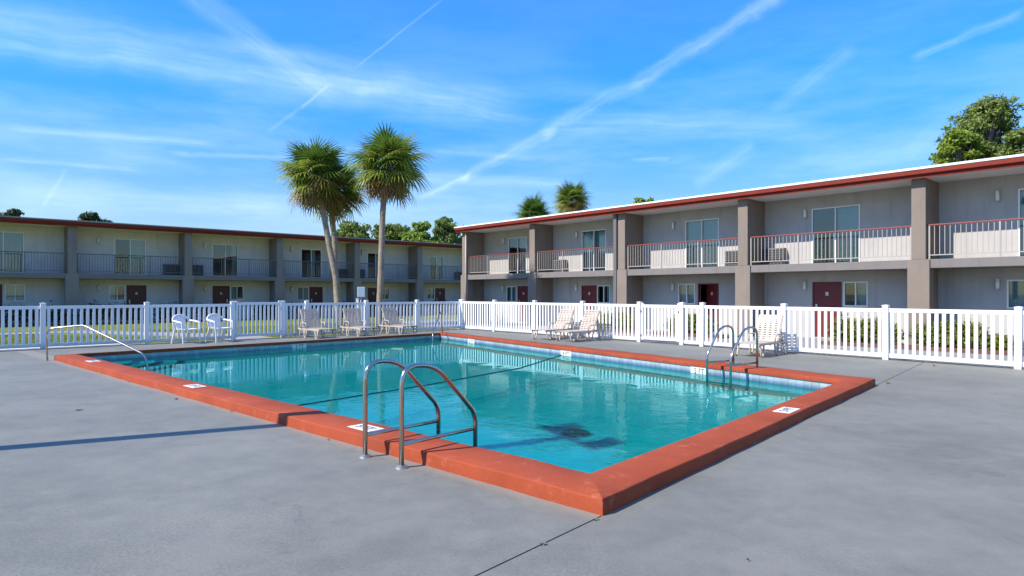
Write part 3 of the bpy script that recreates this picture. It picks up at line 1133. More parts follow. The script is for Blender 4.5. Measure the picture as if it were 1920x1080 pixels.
def glazed(bld, name, x0, x1, z0, z1, y, cm, cov=(0, 1), open_leaf=False):
    """window or sliding door: white frame, mullion, two panes, curtain"""
    w = .045
    fr = MB()
    fr.box(x0, x0 + w, y - .02, y + .07, z0, z1).box(x1 - w, x1, y - .02, y + .07, z0, z1)
    fr.box(x0 + w, x1 - w, y - .02, y + .07, z1 - w, z1).box(x0 + w, x1 - w, y - .02, y + .07, z0, z0 + w)
    xm = (x0 + x1) / 2
    fr.box(xm - .022, xm + .022, y - .012, y + .062, z0 + w, z1 - w)
    o = fr.build(name, 'frame_white', bld)
    for a, c, yo in ((x0 + w, xm - .022, .02), (xm + .022, x1 - w, .035)):
        MB().quad((a, y + yo, z0 + w), (c, y + yo, z0 + w), (c, y + yo, z1 - w), (a, y + yo, z1 - w)).build('pane', 'window_glass', o)
    ca, cc = x0 + w + (x1 - x0 - 2 * w) * cov[0], x0 + w + (x1 - x0 - 2 * w) * cov[1]
    if cc > ca + .05:
        curtain(o, ca, cc, z0 + .03, z1 - .03, y + .16, cm)
    return o


def lamp(bld, x, z, y):
    o = MB().box(x - .05, x + .05, y - .03, y, z - .17, z + .17).build('wall_lamp', 'lamp_metal', bld)
    sh = MB().tube([(x, y - .085, z - .145), (x, y - .085, z + .145)], .05, 12).build('shade', 'lamp_glass', o, smooth=True)
    for zz in (-.165, .145):
        MB().tube([(x, y - .085, z + zz), (x, y - .085, z + zz + .02)], .062, 12).build('band', 'lamp_metal', o)
    return o


def ac_unit(bld, x0, x1, z0, z1, y):
    o = MB().box(x0, x1, y - .30, y, z0, z1).build('air_conditioner', 'ac_grey', bld, bevel=.01)
    MB().box(x0 + .03, x1 - .03, y - .304, y - .301, z0 + .03, z1 - .03).build('grille_back', 'ac_dark', o)
    s_ = MB()
    n = 7
    for k in range(n):
        z = z0 + .05 + (z1 - z0 - .1) * k / (n - 1)
        s_.box(x0 + .02, x1 - .02, y - .318, y - .305, z - .011, z + .011)
    k = int((x1 - x0) / .09)
    for q in range(k + 1):
        x = x0 + .03 + (x1 - x0 - .06) * q / k
        s_.box(x - .008, x + .008, y - .322, y - .319, z0 + .02, z1 - .02)
    s_.build('grille', 'ac_grey', o)
    return o


def red_door(bld, x0, x1, z1, y, m, handle_right, ajar=False):
    fr = MB()
    fr.box(x0, x0 + .05, y - .012, y + .08, .0, z1).box(x1 - .05, x1, y - .012, y + .08, .0, z1).box(x0 + .05, x1 - .05, y - .012, y + .08, z1 - .05, z1)
    if ajar:
        L_ = x1 - x0 - .11
        h_ = Vector((x1 - .056, y + .04))
        c_, s_ = math.cos(R(26)), math.sin(R(26))
        e_ = Vector((-c_, s_))
        n_ = Vector((s_, c_)) * .043
        d = MB().prism([h_, h_ + n_, h_ + n_ + e_ * L_, h_ + e_ * L_], .01, z1 - .053)
        o = d.build('door', m, bld, fix=True)
        o['label'] = 'dark red door standing ajar'
        fr.build('frame', m, o)
        q = h_ + e_ * (L_ * .5) - n_ * .18
        p_ = MB().box(-.05, .05, -.004, .004, 1.50, 1.63).build('number_plate', 'plate', o, loc=(q.x, q.y, 0))
        p_.rotation_euler = (0, 0, -R(26))
        return o
    d = MB().box(x0 + .053, x1 - .053, y + .012, y + .055, .01, z1 - .053)
    o = d.build('door', m, bld)
    fr.build('frame', m, o)
    MB().box((x0 + x1) / 2 - .05, (x0 + x1) / 2 + .05, y + .003, y + .011, 1.50, 1.63).build('number_plate', 'plate', o)
    hx = x1 - .15 if handle_right else x0 + .15
    MB().box(hx - .035, hx + .035, y - .03, y + .011, .98, 1.20).build('handle', 'plate', o, bevel=.008)
    return o


bal_me = {}


def railing(bld, x0, x1, mr, mb_, npost, y=.16):
    o = MB().beam((x0, y, 3.665), (x1, y, 3.665), .055, .045).build('railing', mr, bld, bevel=.006)
    lo = MB().box(x0 + .02, x1 - .02, y - .013, y + .013, 2.735, 2.765).build('lower_rail', mb_, o)
    span = (x1 - x0 - .1) / (npost - 1)
    pm = bal_me.setdefault(('p', mb_), MB().box(-.021, .021, -.021, .021, ZS1, 3.64).mesh('post', mb_))
    bm_ = bal_me.setdefault(('b', mb_), MB().box(-.0085, .0085, -.0085, .0085, 2.765, 3.645).mesh('baluster', mb_))
    for k in range(npost):
        link('post', pm, o, (x0 + .05 + span * k, y, 0))
    n = 13
    for k in range(npost - 1):
        for q in range(1, n):
            link('baluster', bm_, o, (x0 + .05 + span * (k + q / n), y, 0))
    return o


def building(name, loc, ax, label, cols, bays, xa, xb, sunlit, roofm):
    """local x to the right seen from the court, y into the building. cols: column centres"""
    rz = math.atan2(ax.y, ax.x)
    B = thing(name, (loc.x, loc.y, 0), rz, label, 'building')
    cl_, cm_ = ('stucco_taupe', 'stucco_wall') if sunlit else ('taupe_shade_lift', 'stucco_shade_lift')  # shaded wing takes the copies with brightness put into the colour
    # back walls of the recess with their openings
    up, low = MB(), MB()
    ups, lows = [], []
    for by in bays:
        for k_, v_ in by.items():
            if k_ == 'slide':
                ups.append((v_[0], v_[1], ZS1, v_[2]))
            elif k_ == 'win':
                lows.append((v_[0], v_[1], v_[2], v_[3]))
            elif k_ == 'door':
                lows.append((v_[0], v_[1], 0.0, v_[2]))
    wall_open(up, xa, xb, ZS1, ZSOF, REC, REC + .2, ups)
    wall_open(low, xa, xb, -.1, ZS0, REC, REC + .2, lows)
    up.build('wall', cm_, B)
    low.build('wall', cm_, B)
    # body behind
    bd = MB()
    bd.box(xa, xa + .2, REC + .2, DEP, -.1, ZSOF).box(xb - .2, xb, REC + .2, DEP, -.1, ZSOF).box(xa + .2, xb - .2, DEP - .2, DEP, -.1, ZSOF)
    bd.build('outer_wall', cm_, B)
    MB().box(xa + .21, xb - .21, REC + .21, REC + 3.2, ZS0 + .02, ZS1 - .02).build('upper_floor', 'dark_room', B)
    MB().box(xa + .21, xb - .21, REC + 3.2, REC + 3.3, -.08, ZSOF - .02).build('room_wall', 'dark_room', B)
    # slab, soffit, roof, fascia
    MB().box(xa, xb, 0.035, REC - .002, ZS0, ZS1).build('balcony_slab', 'slab_paint', B, bevel=.01)
    MB().box(xa - .28, xb + .28, -.22, DEP + .2, ZSOF, ZSOF + .02).build('soffit', 'soffit_paint', B)
    f = MB().box(xa - .30, xb + .30, -.26, -.222, ZSOF - .03, ZR - .085)
    f.box(xa - .30, xa - .262, -.222, DEP, ZSOF - .03, ZR - .085).box(xb + .262, xb + .30, -.222, DEP, ZSOF - .03, ZR - .085)
    f.build('fascia', 'fascia_red', B, bevel=.004)
    gt = MB().box(xa - .31, xb + .31, -.345, -.262, ZR - .215, ZR - .075)
    gt.build('gutter', 'fascia_red', B, bevel=.02)
    MB().box(xa - .34, xb + .34, -.365, DEP + .3, ZR - .07, ZR).build('roof', roofm, B, bevel=.01)
    # columns and the fins behind them
    for c in cols:
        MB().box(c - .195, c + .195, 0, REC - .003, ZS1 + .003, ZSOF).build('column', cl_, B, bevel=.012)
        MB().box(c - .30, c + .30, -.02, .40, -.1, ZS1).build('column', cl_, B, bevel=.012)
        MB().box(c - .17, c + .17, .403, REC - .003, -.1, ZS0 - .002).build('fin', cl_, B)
    for by in bays:
        for k_, v_ in by.items():
            if k_ == 'slide':
                glazed(B, 'sliding_door', v_[0], v_[1], ZS1 + .004, v_[2], REC, v_[3], v_[4])
            elif k_ == 'win':
                glazed(B, 'window', v_[0], v_[1], v_[2], v_[3], REC, v_[4], v_[5])
            elif k_ == 'door':
                red_door(B, v_[0], v_[1], v_[2], REC, *v_[3:])
            elif k_ == 'lampu':
                lamp(B, v_, 4.50, REC)
            elif k_ == 'lampl':
                lamp(B, v_, 1.86, REC)
            elif k_ == 'ac':
                ac_unit(B, v_[0], v_[1], ZS1 + .05, ZS1 + .66, REC)
    return B


PR = v2((12.39, 19.74))
AR = v2((.6626, -.749))
colsR = [5.85, .10, -5.68, -11.42, -17.16, -22.85]
baysR = [
    dict(slide=(2.30, 4.0, 4.66, 'curtain_teal', (0, 1)), win=(2.03, 3.05, 1.13, 1.99, 'curtain_teal', (0, 1)), lampu=1.82, lampl=1.82),
    dict(slide=(-3.70, -2.05, 4.66, 'curtain_teal', (.5, 1)), win=(-2.60, -1.80, 1.12, 1.99, 'curtain_teal', (.45, 1)),
         door=(-3.68, -2.66, 1.99, 'door_red', False), lampu=-3.92, lampl=-3.93, ac=(-5.45, -4.62)),
    dict(slide=(-9.03, -7.44, 4.66, 'curtain_teal', (0, 1)), win=(-9.38, -8.55, 1.12, 1.99, 'curtain_teal', (0, 1)),
         door=(-8.42, -7.46, 1.99, 'door_red', True, True), lampu=-9.6, lampl=-9.62, ac=(-7.02, -6.35)),
    dict(slide=(-14.97, -13.40, 4.66, 'curtain_teal', (0, 1)), win=(-13.97, -13.15, 1.10, 1.96, 'curtain_pale', (.6, 1)),
         door=(-14.99, -13.99, 1.96, 'door_red', False), lampu=-15.26, lampl=-15.29, ac=(-16.85, -15.95)),
    dict(slide=(-20.50, -18.98, 4.66, 'curtain_teal', (.5, .95)), win=(-20.66, -19.82, 1.10, 1.96, 'curtain_teal', (0, 1)),
         door=(-19.72, -18.80, 1.96, 'door_red', False), lampu=-20.84, lampl=-20.89),
]
BR = building('motel_wing', PR, AR, 'two-storey grey motel wing on the right with cream and red balcony railings', colsR, baysR, -23.0, 11.4, True, 'roof_white')
for c0_, c1_ in zip(colsR[1:], colsR):
    railing(BR, c0_ + .20, c1_ - .20, 'rail_red', 'rail_cream', 4)
# conduit at the expansion joint and downspout at the end
MB().box(-11.83, -11.66, -.06, .33, -.05, ZSOF).build('joint_cover', 'rail_grey', BR)
MB().tube([(-22.62, -.05, -.05), (-22.62, -.05, ZSOF + .02)], .045, 8).build('downspout', 'rail_cream', BR, smooth=True)
MB().tube([(-22.62, -.05, ZSOF - .02), (-22.62, -.28, ZR - .2)], .045, 8).build('downspout', 'rail_cream', BR, smooth=True)

PL = v2((-25.3, 31.7))
AL = v2((.749, .6626))
colsL = [-2.7, 2.97, 8.60, 14.0, 19.45, 24.6, 30.1]
baysL = [
    dict(slide=(-.65, 1.05, 4.74, 'curtain_pale', (0, 1)), win=(.26, 1.10, 1.16, 2.05, 'curtain_pale', (0, 1)), door=(-.85, .16, 2.03, 'door_maroon', True)),
    dict(slide=(5.10, 6.66, 4.66, 'curtain_pale', (.5, 1)), win=(4.84, 5.64, 1.16, 2.04, 'curtain_pale', (0, .4)), door=(5.70, 6.70, 2.03, 'door_maroon', False), lampu=4.33, lampl=4.35, ac=(7.55, 8.38)),
    dict(slide=(10.30, 11.84, 4.62, 'curtain_pale', (.8, 1)), win=(11.38, 12.18, 1.14, 2.03, 'curtain_pale', (0, .5)), door=(10.32, 11.33, 2.03, 'door_maroon', True), lampu=9.87, lampl=9.87, ac=(9.05, 9.70)),
    dict(slide=(15.95, 17.42, 4.58, 'curtain_pale', (.5, .75)), win=(15.70, 16.50, 1.10, 2.0, 'curtain_pale', (0, 1)), door=(16.55, 17.50, 2.0, 'door_maroon', False), lampu=15.27, lampl=15.28, ac=(18.41, 19.2)),
    dict(slide=(20.93, 22.30, 4.52, 'curtain_pale', (.6, 1)), win=(22.0, 22.76, 1.10, 1.96, 'curtain_pale', (0, .5)), door=(20.97, 21.90, 1.96, 'door_maroon', True), lampu=20.50, ac=(19.9, 20.6)),
    dict(slide=(26.30, 27.64, 4.46, 'curtain_pale', (.6, 1)), win=(26.10, 26.82, 1.10, 1.98, 'curtain_pale', (.7, 1)), door=(26.88, 27.82, 1.96, 'door_maroon', False), ac=(28.75, 29.51)),
]
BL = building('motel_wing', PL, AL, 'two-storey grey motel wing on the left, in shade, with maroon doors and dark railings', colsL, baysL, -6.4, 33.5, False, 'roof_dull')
for c0_, c1_ in zip(colsL, colsL[1:]):
    railing(BL, c0_ + .20, c1_ - .20, 'rail_grey', 'rail_grey', 4)


# ------------------------------------------------------------------ furniture
def grid_panel(w, L, nrow, ncol, slot, t=.02, edge=.05):
    """moulded panel in the xy plane with rows of slots; x = width, y = length"""
    mb = MB()
    pitch = (L - edge) / nrow
    cw = (w - edge) / ncol
    for r_ in range(nrow + 1):
        y0 = r_ * pitch
        mb.box(-w / 2, w / 2, y0, y0 + pitch - slot if r_ < nrow else L, 0, t)
    for c in range(ncol + 1):
        xc = -w / 2 + edge / 2 + c * cw
        hw = edge / 2 if c in (0, ncol) else .026
        mb.box(xc - hw, xc + hw, .004, L - .004, -.004, t - .003)
    return mb


def make_lounger():
    t = thing('sun_lounger', (0, 0, 0), 0, 'x', 'sun lounger', 'cream resin sun loungers by the fence')
    w = .60
    seat = grid_panel(w, 1.15, 11, 4, .022)
    o = seat.build('seat', 'resin_cream', t, loc=(0, 0, .33))
    back = grid_panel(w, .74, 11, 4, .026)
    o = back.build('backrest', 'resin_cream', t, loc=(0, 0, .345))
    o.rotation_euler = (R(180 - 64), 0, 0)
    o.scale = (1, 1, -1)
    for s in (-1, 1):
        MB().beam((s * .325, -.50, .315), (s * .325, 1.16, .315), .035, .055).build('side_rail', 'resin_cream', t, bevel=.008)
        MB().beam((s * .31, -.02, .36), (s * .31, -.345, 1.01), .03, .04, up=(0, 1, 0)).build('back_rail', 'resin_cream', t, bevel=.008)
        arm = bent([(s * .345, -.16, .34), (s * .355, -.16, .53, .07), (s * .355, .22, .53, .07), (s * .345, .26, .34)], 4)
        MB().tube(arm, .02, 6).build('armrest', 'resin_cream', t, smooth=True)
        for y in (-.40, .12, .98):
            lg = bent([(s * .325, y - .12, .30), (s * .335, y - .055, .02, .05), (s * .335, y + .055, .02, .05), (s * .325, y + .12, .30)], 3)
            MB().tube(lg, .021, 6).build('leg', 'resin_cream', t, smooth=True)
    MB().beam((-.325, -.48, .315), (.325, -.48, .315), .03, .05).build('cross_rail', 'resin_cream', t)
    MB().beam((-.27, -.44, .30), (-.27, -.25, .80), .02, .03, up=(0, 1, 0)).build('support', 'resin_cream', t)
    MB().beam((.27, -.44, .30), (.27, -.25, .80), .02, .03, up=(0, 1, 0)).build('support', 'resin_cream', t)
    return t


L0 = make_lounger()
spots = [
    (FC + DL * 7.22 + NL * .78, NL, 'cream resin lounger before the left fence, nearest the gate', 1),
    (FC + DL * 5.58 + NL * .80, NL, 'cream resin lounger before the left fence, middle of the three', -2),
    (FC + DL * 3.90 + NL * .78, NL, 'cream resin lounger before the left fence, nearest the fence corner', 2),
    (FC + DR * 6.98 + NR * .78, NR, 'left one of two cream resin loungers side by side at the sunlit fence', 3),
    (FC + DR * 8.18 + NR * .80, NR, 'right one of two cream resin loungers side by side at the sunlit fence', -1),
    (FC + DR * 14.55 + NR * .85, NR, 'single cream resin lounger standing behind the right pool ladder', 4),
]
for k, (p, d, lab, tw) in enumerate(spots):
    o = L0 if k == 0 else copy_tree(L0)
    o.location = (p.x, p.y, 0)
    o.rotation_euler = (0, 0, math.atan2(d.y, d.x) - math.pi / 2 + R(tw))
    o['label'] = lab


def make_armchair():
    t = thing('armchair', (0, 0, 0), 0, 'x', 'chair', 'white resin armchairs beside the gate')
    # faces +y
    mb = MB()
    n, q = 8, 6
    for a in range(n + 1):
        for c in range(q + 1):
            x = (-.23 + .46 * a / n) * (1 - .08 * (1 - c / q))
            y = -.22 + .45 * c / q
            z = .42 + .02 * math.cos(a / n * math.pi * 2) * .5 - (.03 if c == q else 0) + .01 * (c / q)
            mb.v.append((x, y, z))
    for a in range(n):
        for c in range(q):
            i_ = a * (q + 1) + c
            mb.f.append((i_, i_ + q + 1, i_ + q + 2, i_ + 1))
    so = mb.build('seat', 'resin_white', t, smooth=True)
    md = so.modifiers.new('s', 'SOLIDIFY')
    md.thickness = .018
    MB().box(-.235, .235, .205, .228, .385, .425).build('apron', 'resin_white', t, bevel=.008)
    # rounded back: top band following an arc, and vertical slats
    arc = []
    for k in range(13):
        a = math.pi * k / 12
        arc.append((-.250 * math.cos(a) * 1.02, -.25 - .07 * math.sin(a), .66 + .17 * math.sin(a)))
    path = bent([(-.29, .20, .61), (-.30, .02, .64, .06), (-.265, -.18, .66, .05)], 4) + [Vector(p) for p in arc] + bent([(.265, -.18, .66), (.30, .02, .64, .06), (.29, .20, .61)], 4)
    MB().tube(path, .026, 8).build('back_frame', 'resin_white', t, smooth=True)
    for k in range(6):
        x = -.16 + .32 * k / 5
        zt = .66 + .17 * math.sqrt(max(0, 1 - (x / .245) ** 2))
        yb = -.25 - .07 * math.sqrt(max(0, 1 - (x / .245) ** 2))
        MB().beam((x * .8, -.215, .42), (x, yb, zt), .052, .012, up=(0, 1, 0)).build('slat', 'resin_white', t)
    for s in (-1, 1):
        MB().beam((s * .29, .20, .62), (s * .265, .225, .0), .05, .03, up=(0, 1, 0)).build('leg', 'resin_white', t, bevel=.008)
        MB().beam((s * .225, -.20, .42), (s * .255, -.30, .0), .05, .03, up=(0, 1, 0)).build('leg', 'resin_white', t, bevel=.008)
        MB().beam((s * .295, .20, .605), (s * .30, -.02, .635), .05, .022).build('armrest', 'resin_white', t, bevel=.008)
        MB().beam((s * .225, -.20, .41), (s * .265, -.24, .66), .045, .022, up=(0, 1, 0)).build('support', 'resin_white', t, bevel=.006)
    return t


A0 = make_armchair()
A0.location = (-10.30, 20.30, 0)
A0.scale = (1.08,) * 3
A0.rotation_euler = (0, 0, math.atan2(NL.y, NL.x) - math.pi / 2 + R(22))
A0['label'] = 'white plastic armchair farther from the gate, left one of the pair'
A1 = copy_tree(A0)
A1.location = (-9.53, 20.95, 0)
A1.rotation_euler = (0, 0, math.atan2(NL.y, NL.x) - math.pi / 2 + R(16))
A1['label'] = 'white plastic armchair right against the gate post'


# ------------------------------------------------------------------ plants
def frond_mesh(name, m, fan=.85, pet=.60, blades=22, droop=.55, spread=135, seed=0, width=.062):
    r_ = random.Random(seed)
    mb = MB()
    mb.tube([(0, 0, 0), (pet * .5, 0, .04), (pet, 0, -.02)], [.018, .013, .010], 4)
    for k in range(blades):
        u = -1 + 2 * k / (blades - 1)
        a = R(spread) * u
        L = fan * (1 - .28 * abs(u) ** 1.5) * r_.uniform(.88, 1.08)
        # costapalmate: the midrib carries on, blades start along it and the leaf folds downwards
        st = Vector((pet + .22 * (1 - abs(u)) , 0, -.03 - .10 * (1 - abs(u))))
        d = Vector((math.cos(a), math.sin(a), 0))
        side = Vector((-math.sin(a), math.cos(a), 0))
        fold = -.28 * abs(u)
        pts = []
        nseg = 4
        for j in range(nseg + 1):
            t = j / nseg
            p = st + d * L * (t - .22 * droop * t * t) + Vector((0, 0, fold * t * L - droop * L * t ** 2.2 * (.8 + .4 * r_.random() * t)))
            w = width * (.30, 1.0, .85, .5, .03)[j]
            pts.append((p, w))
        i_ = len(mb.v)
        for p, w in pts:
            mb.v += [tuple(p - side * w / 2 + Vector((0, 0, .006))), tuple(p + side * w / 2)]
        for j in range(nseg):
            mb.f.append((i_ + 2 * j, i_ + 2 * j + 1, i_ + 2 * j + 3, i_ + 2 * j + 2))
    return mb.mesh(name, m)


fr_me = {}
for key, m, fn, dp in (('g', 'frond_green', .84, .26), ('o', 'frond_olive', .86, .38), ('y', 'frond_gold', .82, .34), ('b', 'frond_brown', .74, .30)):
    fr_me[key] = [frond_mesh('frond', m, fan=fn, droop=dp * f_, seed=i_ * 7 + len(key)) for i_, f_ in enumerate((.8, 1.0, 1.2))]


def palm(label, base, path, crown_c, scale, n, seed, group='tall cabbage palms on the lawn', rtrunk=.14, mix=(.42, .36, .16, .06), topn=3):
    r_ = random.Random(seed)
    t = thing('palm_tree', (base[0], base[1], -.05), 0, label, 'palm tree', group)
    pts = [Vector(p) - Vector((base[0], base[1], -.05)) for p in path]
    # smooth path
    sm_ = []
    for k in range(len(pts) - 1):
        p0 = pts[max(0, k - 1)]
        p1, p2 = pts[k], pts[k + 1]
        p3 = pts[min(len(pts) - 1, k + 2)]
        for j in range(7):
            u = j / 7
            sm_.append(.5 * ((2 * p1) + (-p0 + p2) * u + (2 * p0 - 5 * p1 + 4 * p2 - p3) * u * u + (-p0 + 3 * p1 - 3 * p2 + p3) * u ** 3))
    sm_.append(pts[-1])
    rad = [rtrunk * (1.12 - .18 * k / len(sm_)) * (1 + r_.uniform(-.03, .03)) for k in range(len(sm_))]
    MB().tube(sm_, rad, 12).build('trunk', 'trunk_palm', t, smooth=True)
    cc = Vector(crown_c) - Vector((base[0], base[1], -.05))
    # boots: short leaf stubs under the crown
    bt = MB()
    for k in range(26):
        a = r_.uniform(0, 6.283)
        z = r_.uniform(-.75, .05) * scale
        p = cc + Vector((math.cos(a) * rtrunk, math.sin(a) * rtrunk, z))
        bt.beam(p, p + Vector((math.cos(a) * .12, math.sin(a) * .12, .2)), .06, .02)
    bt.build('leaf_base', 'trunk_palm', t)['kind'] = 'stuff'
    ga = 2.39996
    for k in range(n):
        u = (k + .5) / n
        el = math.degrees(math.asin(max(-.98, 1 - 1.84 * u))) + r_.uniform(-12, 8)
        az = k * ga + r_.uniform(-.3, .3)
        x = u + r_.uniform(-.30, .30)
        a_, b_, c_, d_ = mix
        key = 'g' if x < a_ else 'o' if x < a_ + b_ else 'y' if x < a_ + b_ + c_ else 'b'
        me = r_.choice(fr_me[key])
        o = link('frond', me, t)
        st = cc + Vector((0, 0, .12 - .42 * u)) * scale
        sc = scale * r_.uniform(.84, 1.10) * (1.0 if el > 30 else 1.07)
        rotm = Matrix.Rotation(az, 4, 'Z') @ Matrix.Rotation(-R(el), 4, 'Y') @ Matrix.Rotation(r_.uniform(-.5, .5), 4, 'X')
        o.matrix_basis = Matrix.Translation(st) @ rotm @ Matrix.Diagonal((sc, sc, sc, 1))
    for k in range(topn):
        a = r_.uniform(-.18, .18)
        b_ = r_.uniform(-.18, .18)
        st = cc + Vector((0, 0, .2))
        MB().tube([st, st + Vector((a * .5, b_ * .5, .6)) * scale, st + Vector((a, b_, 1.25)) * scale], [.03, .05, .01], 5).build('spear_leaf', 'frond_gold', t)
    return t


def at(px, py, Y):
    return Vector(((px - 960) / F * Y, Y, EYE + (549 - py) / F * Y))


def trunk_pts(lst, Y):
    return [at(x, y, Y) for x, y in lst]


YP = 31.0
pA = trunk_pts([(637, 612), (634, 566), (629, 519), (618, 463), (608, 408), (597, 350)], YP)
palm('palm with the round golden-fringed crown, left one of the leaning pair', (pA[0].x, pA[0].y), pA, at(591, 322, YP), 1.12, 92, 3, mix=(.25, .37, .26, .12), topn=1)
YQ = 32.6
pB = trunk_pts([(636, 609), (632, 566), (629, 510), (627.5, 449.5), (622, 405), (632, 366)], YQ)
palm('shorter palm whose crown hides behind the golden-fringed one', (pB[0].x, pB[0].y), pB, at(632, 350, YQ), 1.05, 58, 5, mix=(.40, .40, .15, .05), topn=0)
YC = 30.0
pC = trunk_pts([(711, 613), (712, 566), (714, 519), (716, 449), (718.5, 388), (726, 320)], YC)
palm('tallest palm, with one straight trunk, standing right of the leaning pair', (pC[0].x, pC[0].y), pC, at(727, 306, YC), 1.20, 84, 11, mix=(.28, .52, .17, .03), topn=3)
YB = 56
for (px, py, sc, sd, lab, mx) in ((1000, 402, 1.15, 21, 'left dull green palm top rising behind the long wing roof', (.55, .3, .1, .05)),
                                  (1071, 374, 1.22, 22, 'right golden green palm top rising behind the long wing roof', (.22, .36, .34, .08))):
    b_ = at(px, 549, YB)
    palm(lab, (b_.x, b_.y), [(b_.x, b_.y, -.1), (b_.x + .1, b_.y, 4), tuple(at(px, py, YB))], at(px, py, YB), sc, 84, sd, group='palms behind the long wing', mix=mx, topn=1)


def leaf_cloud(name, m, parent, blobs, n, size, seed, kind=None):
    """n leaf-clump quads spread through the given ellipsoids (cx,cy,cz,rx,ry,rz)"""
    r_ = np.random.default_rng(seed)
    bl = np.array(blobs, float)
    vol = bl[:, 3] * bl[:, 4] * bl[:, 5]
    pick = r_.choice(len(bl), n, p=vol ** .75 / (vol ** .75).sum())
    d = r_.normal(size=(n, 3))
    d /= np.linalg.norm(d, axis=1)[:, None]
    rad = r_.uniform(.0, 1, n) ** .5 * (1 + np.abs(r_.normal(0, .22, n)))
    c = bl[pick, :3] + d * rad[:, None] * bl[pick, 3:6]
    nrm = d * .7 + r_.normal(size=(n, 3)) * .8 + np.array([0, 0, .4])
    nrm /= np.linalg.norm(nrm, axis=1)[:, None]
    t1 = np.cross(nrm, r_.normal(size=(n, 3)))
    t1 /= np.linalg.norm(t1, axis=1)[:, None]
    t2 = np.cross(nrm, t1)
    s = size * r_.uniform(.55, 1.25, n)[:, None]
    V = np.stack([c - t1 * s, c - t2 * s * .45 + nrm * s * .12, c + t1 * s, c + t2 * s * .45 + nrm * s * .12], 1).reshape(-1, 3)
    me = bpy.data.meshes.new(name)
    me.vertices.add(4 * n)
    me.vertices.foreach_set('co', V.ravel())
    me.loops.add(4 * n)
    me.loops.foreach_set('vertex_index', np.arange(4 * n, dtype=np.int32))
    me.polygons.add(n)
    me.polygons.foreach_set('loop_start', np.arange(0, 4 * n, 4, dtype=np.int32))
    me.materials.append(MAT[m])
    me.update(calc_edges=True)
    me.validate()
    o = link(name, me, parent)
    if kind:
        o['kind'] = kind
    return o


def tree(label, x, y, ztop, rx, h, m, seed, n=5000, size=.28, lobes=16, group='trees behind the motel', open_=.5, name='tree', stretch=1.0):
    r_ = random.Random(seed)
    t = thing(name, (x, y, -.1), 0, label, 'tree', group)
    zc = ztop - h / 2
    blobs = []
    tips = []
    for k in range(lobes):
        a = r_.uniform(0, 6.283)
        zz = r_.uniform(-1, 1)
        rr = math.sqrt(max(.05, 1 - zz * zz * .85)) * r_.uniform(.25, .85)
        cx, cy, cz = math.cos(a) * rr * rx, math.sin(a) * rr * rx, zc + zz * h * .40
        s = r_.uniform(.17, .31) * rx
        blobs.append((cx, cy, cz, s * 1.15, s * 1.15, s * .62))
        for q in range(3):
            s2 = s * r_.uniform(.35, .6)
            blobs.append((cx + r_.uniform(-1, 1) * s * 1.3, cy + r_.uniform(-1, 1) * s * 1.3, cz + r_.uniform(-.6, .9) * s, s2, s2, s2 * .6))
        tips.append((cx, cy, cz))
    leaf_cloud('crown', m, t, blobs, n, size, seed)
    MB().tube([(0, 0, 0), (.05 * rx, 0, zc * .6), (0, 0, zc + h * .25)], [.28, .2, .08], 8).build('trunk', 'trunk_tree', t, smooth=True)
    mb = MB()
    for k, (cx, cy, cz) in enumerate(tips):
        z0_ = zc - h * .45 + (cz - zc + h * .45) * .45
        mb.tube([(0, 0, z0_), (cx * .5, cy * .5, (z0_ + cz) / 2 + .1), (cx, cy, cz)], [.11, .07, .02], 5)
    mb.build('branches', 'trunk_tree', t)
    return t


def tree_px(label, px0, px1, pytop, Y, h, m, seed, **kw):
    c = at((px0 + px1) / 2, pytop, Y)
    return tree(label, c.x, c.y, c.z, (px1 - px0) / 2 / F * Y, h, m, seed, **kw)


tree_px('small dark pine top above the left wing roof at the photo edge', 4, 58, 392, 78, 3.6, 'leaf_dark', 31, n=2200, size=.24, lobes=12)
tree_px('rounded dark treetop above the left wing roof', 140, 206, 396, 78, 4.0, 'leaf_dark', 32, n=3600, size=.22, lobes=14)
tree_px('broad pale green tree behind the left wing, left of the tall palm trunk', 620, 716, 411, 84, 7, 'leaf_mid', 33, n=14000, size=.26, lobes=44)
tree_px('broad pale green tree behind the left wing, right of the tall palm trunk', 690, 786, 419, 88, 7, 'leaf_mid', 34, n=14000, size=.26, lobes=44)
tree_px('bright green tree behind the end of the left wing', 754, 826, 409, 80, 7.5, 'leaf_bright', 35, n=14000, size=.26, lobes=40)
tree_px('tall loose pine where the two wings meet', 796, 878, 402, 84, 9, 'leaf_mid', 36, n=9000, size=.26, lobes=34)
tree_px('dark pine peeping over the corner of the long wing', 840, 896, 418, 90, 7, 'leaf_dark', 37, n=4500, size=.26, lobes=18)
tree_px('flat bright green treetop just above the long white roof', 1168, 1240, 367, 60, 3.4, 'leaf_bright', 38, n=4200, size=.18, lobes=16)
tree_px('tall open-crowned tree above the long wing, tallest at the right', 1772, 1915, 172, 46, 8.5, 'leaf_mid', 39, n=26000, size=.14, lobes=84)
tree_px('lower bushy tree left of the tall open-crowned one', 1746, 1850, 236, 44, 6, 'leaf_bright', 40, n=20000, size=.14, lobes=60)
tree_px('dense dark green tree at the right edge of the photo', 1866, 1985, 226, 43, 6.5, 'leaf_mid', 41, n=20000, size=.14, lobes=52)


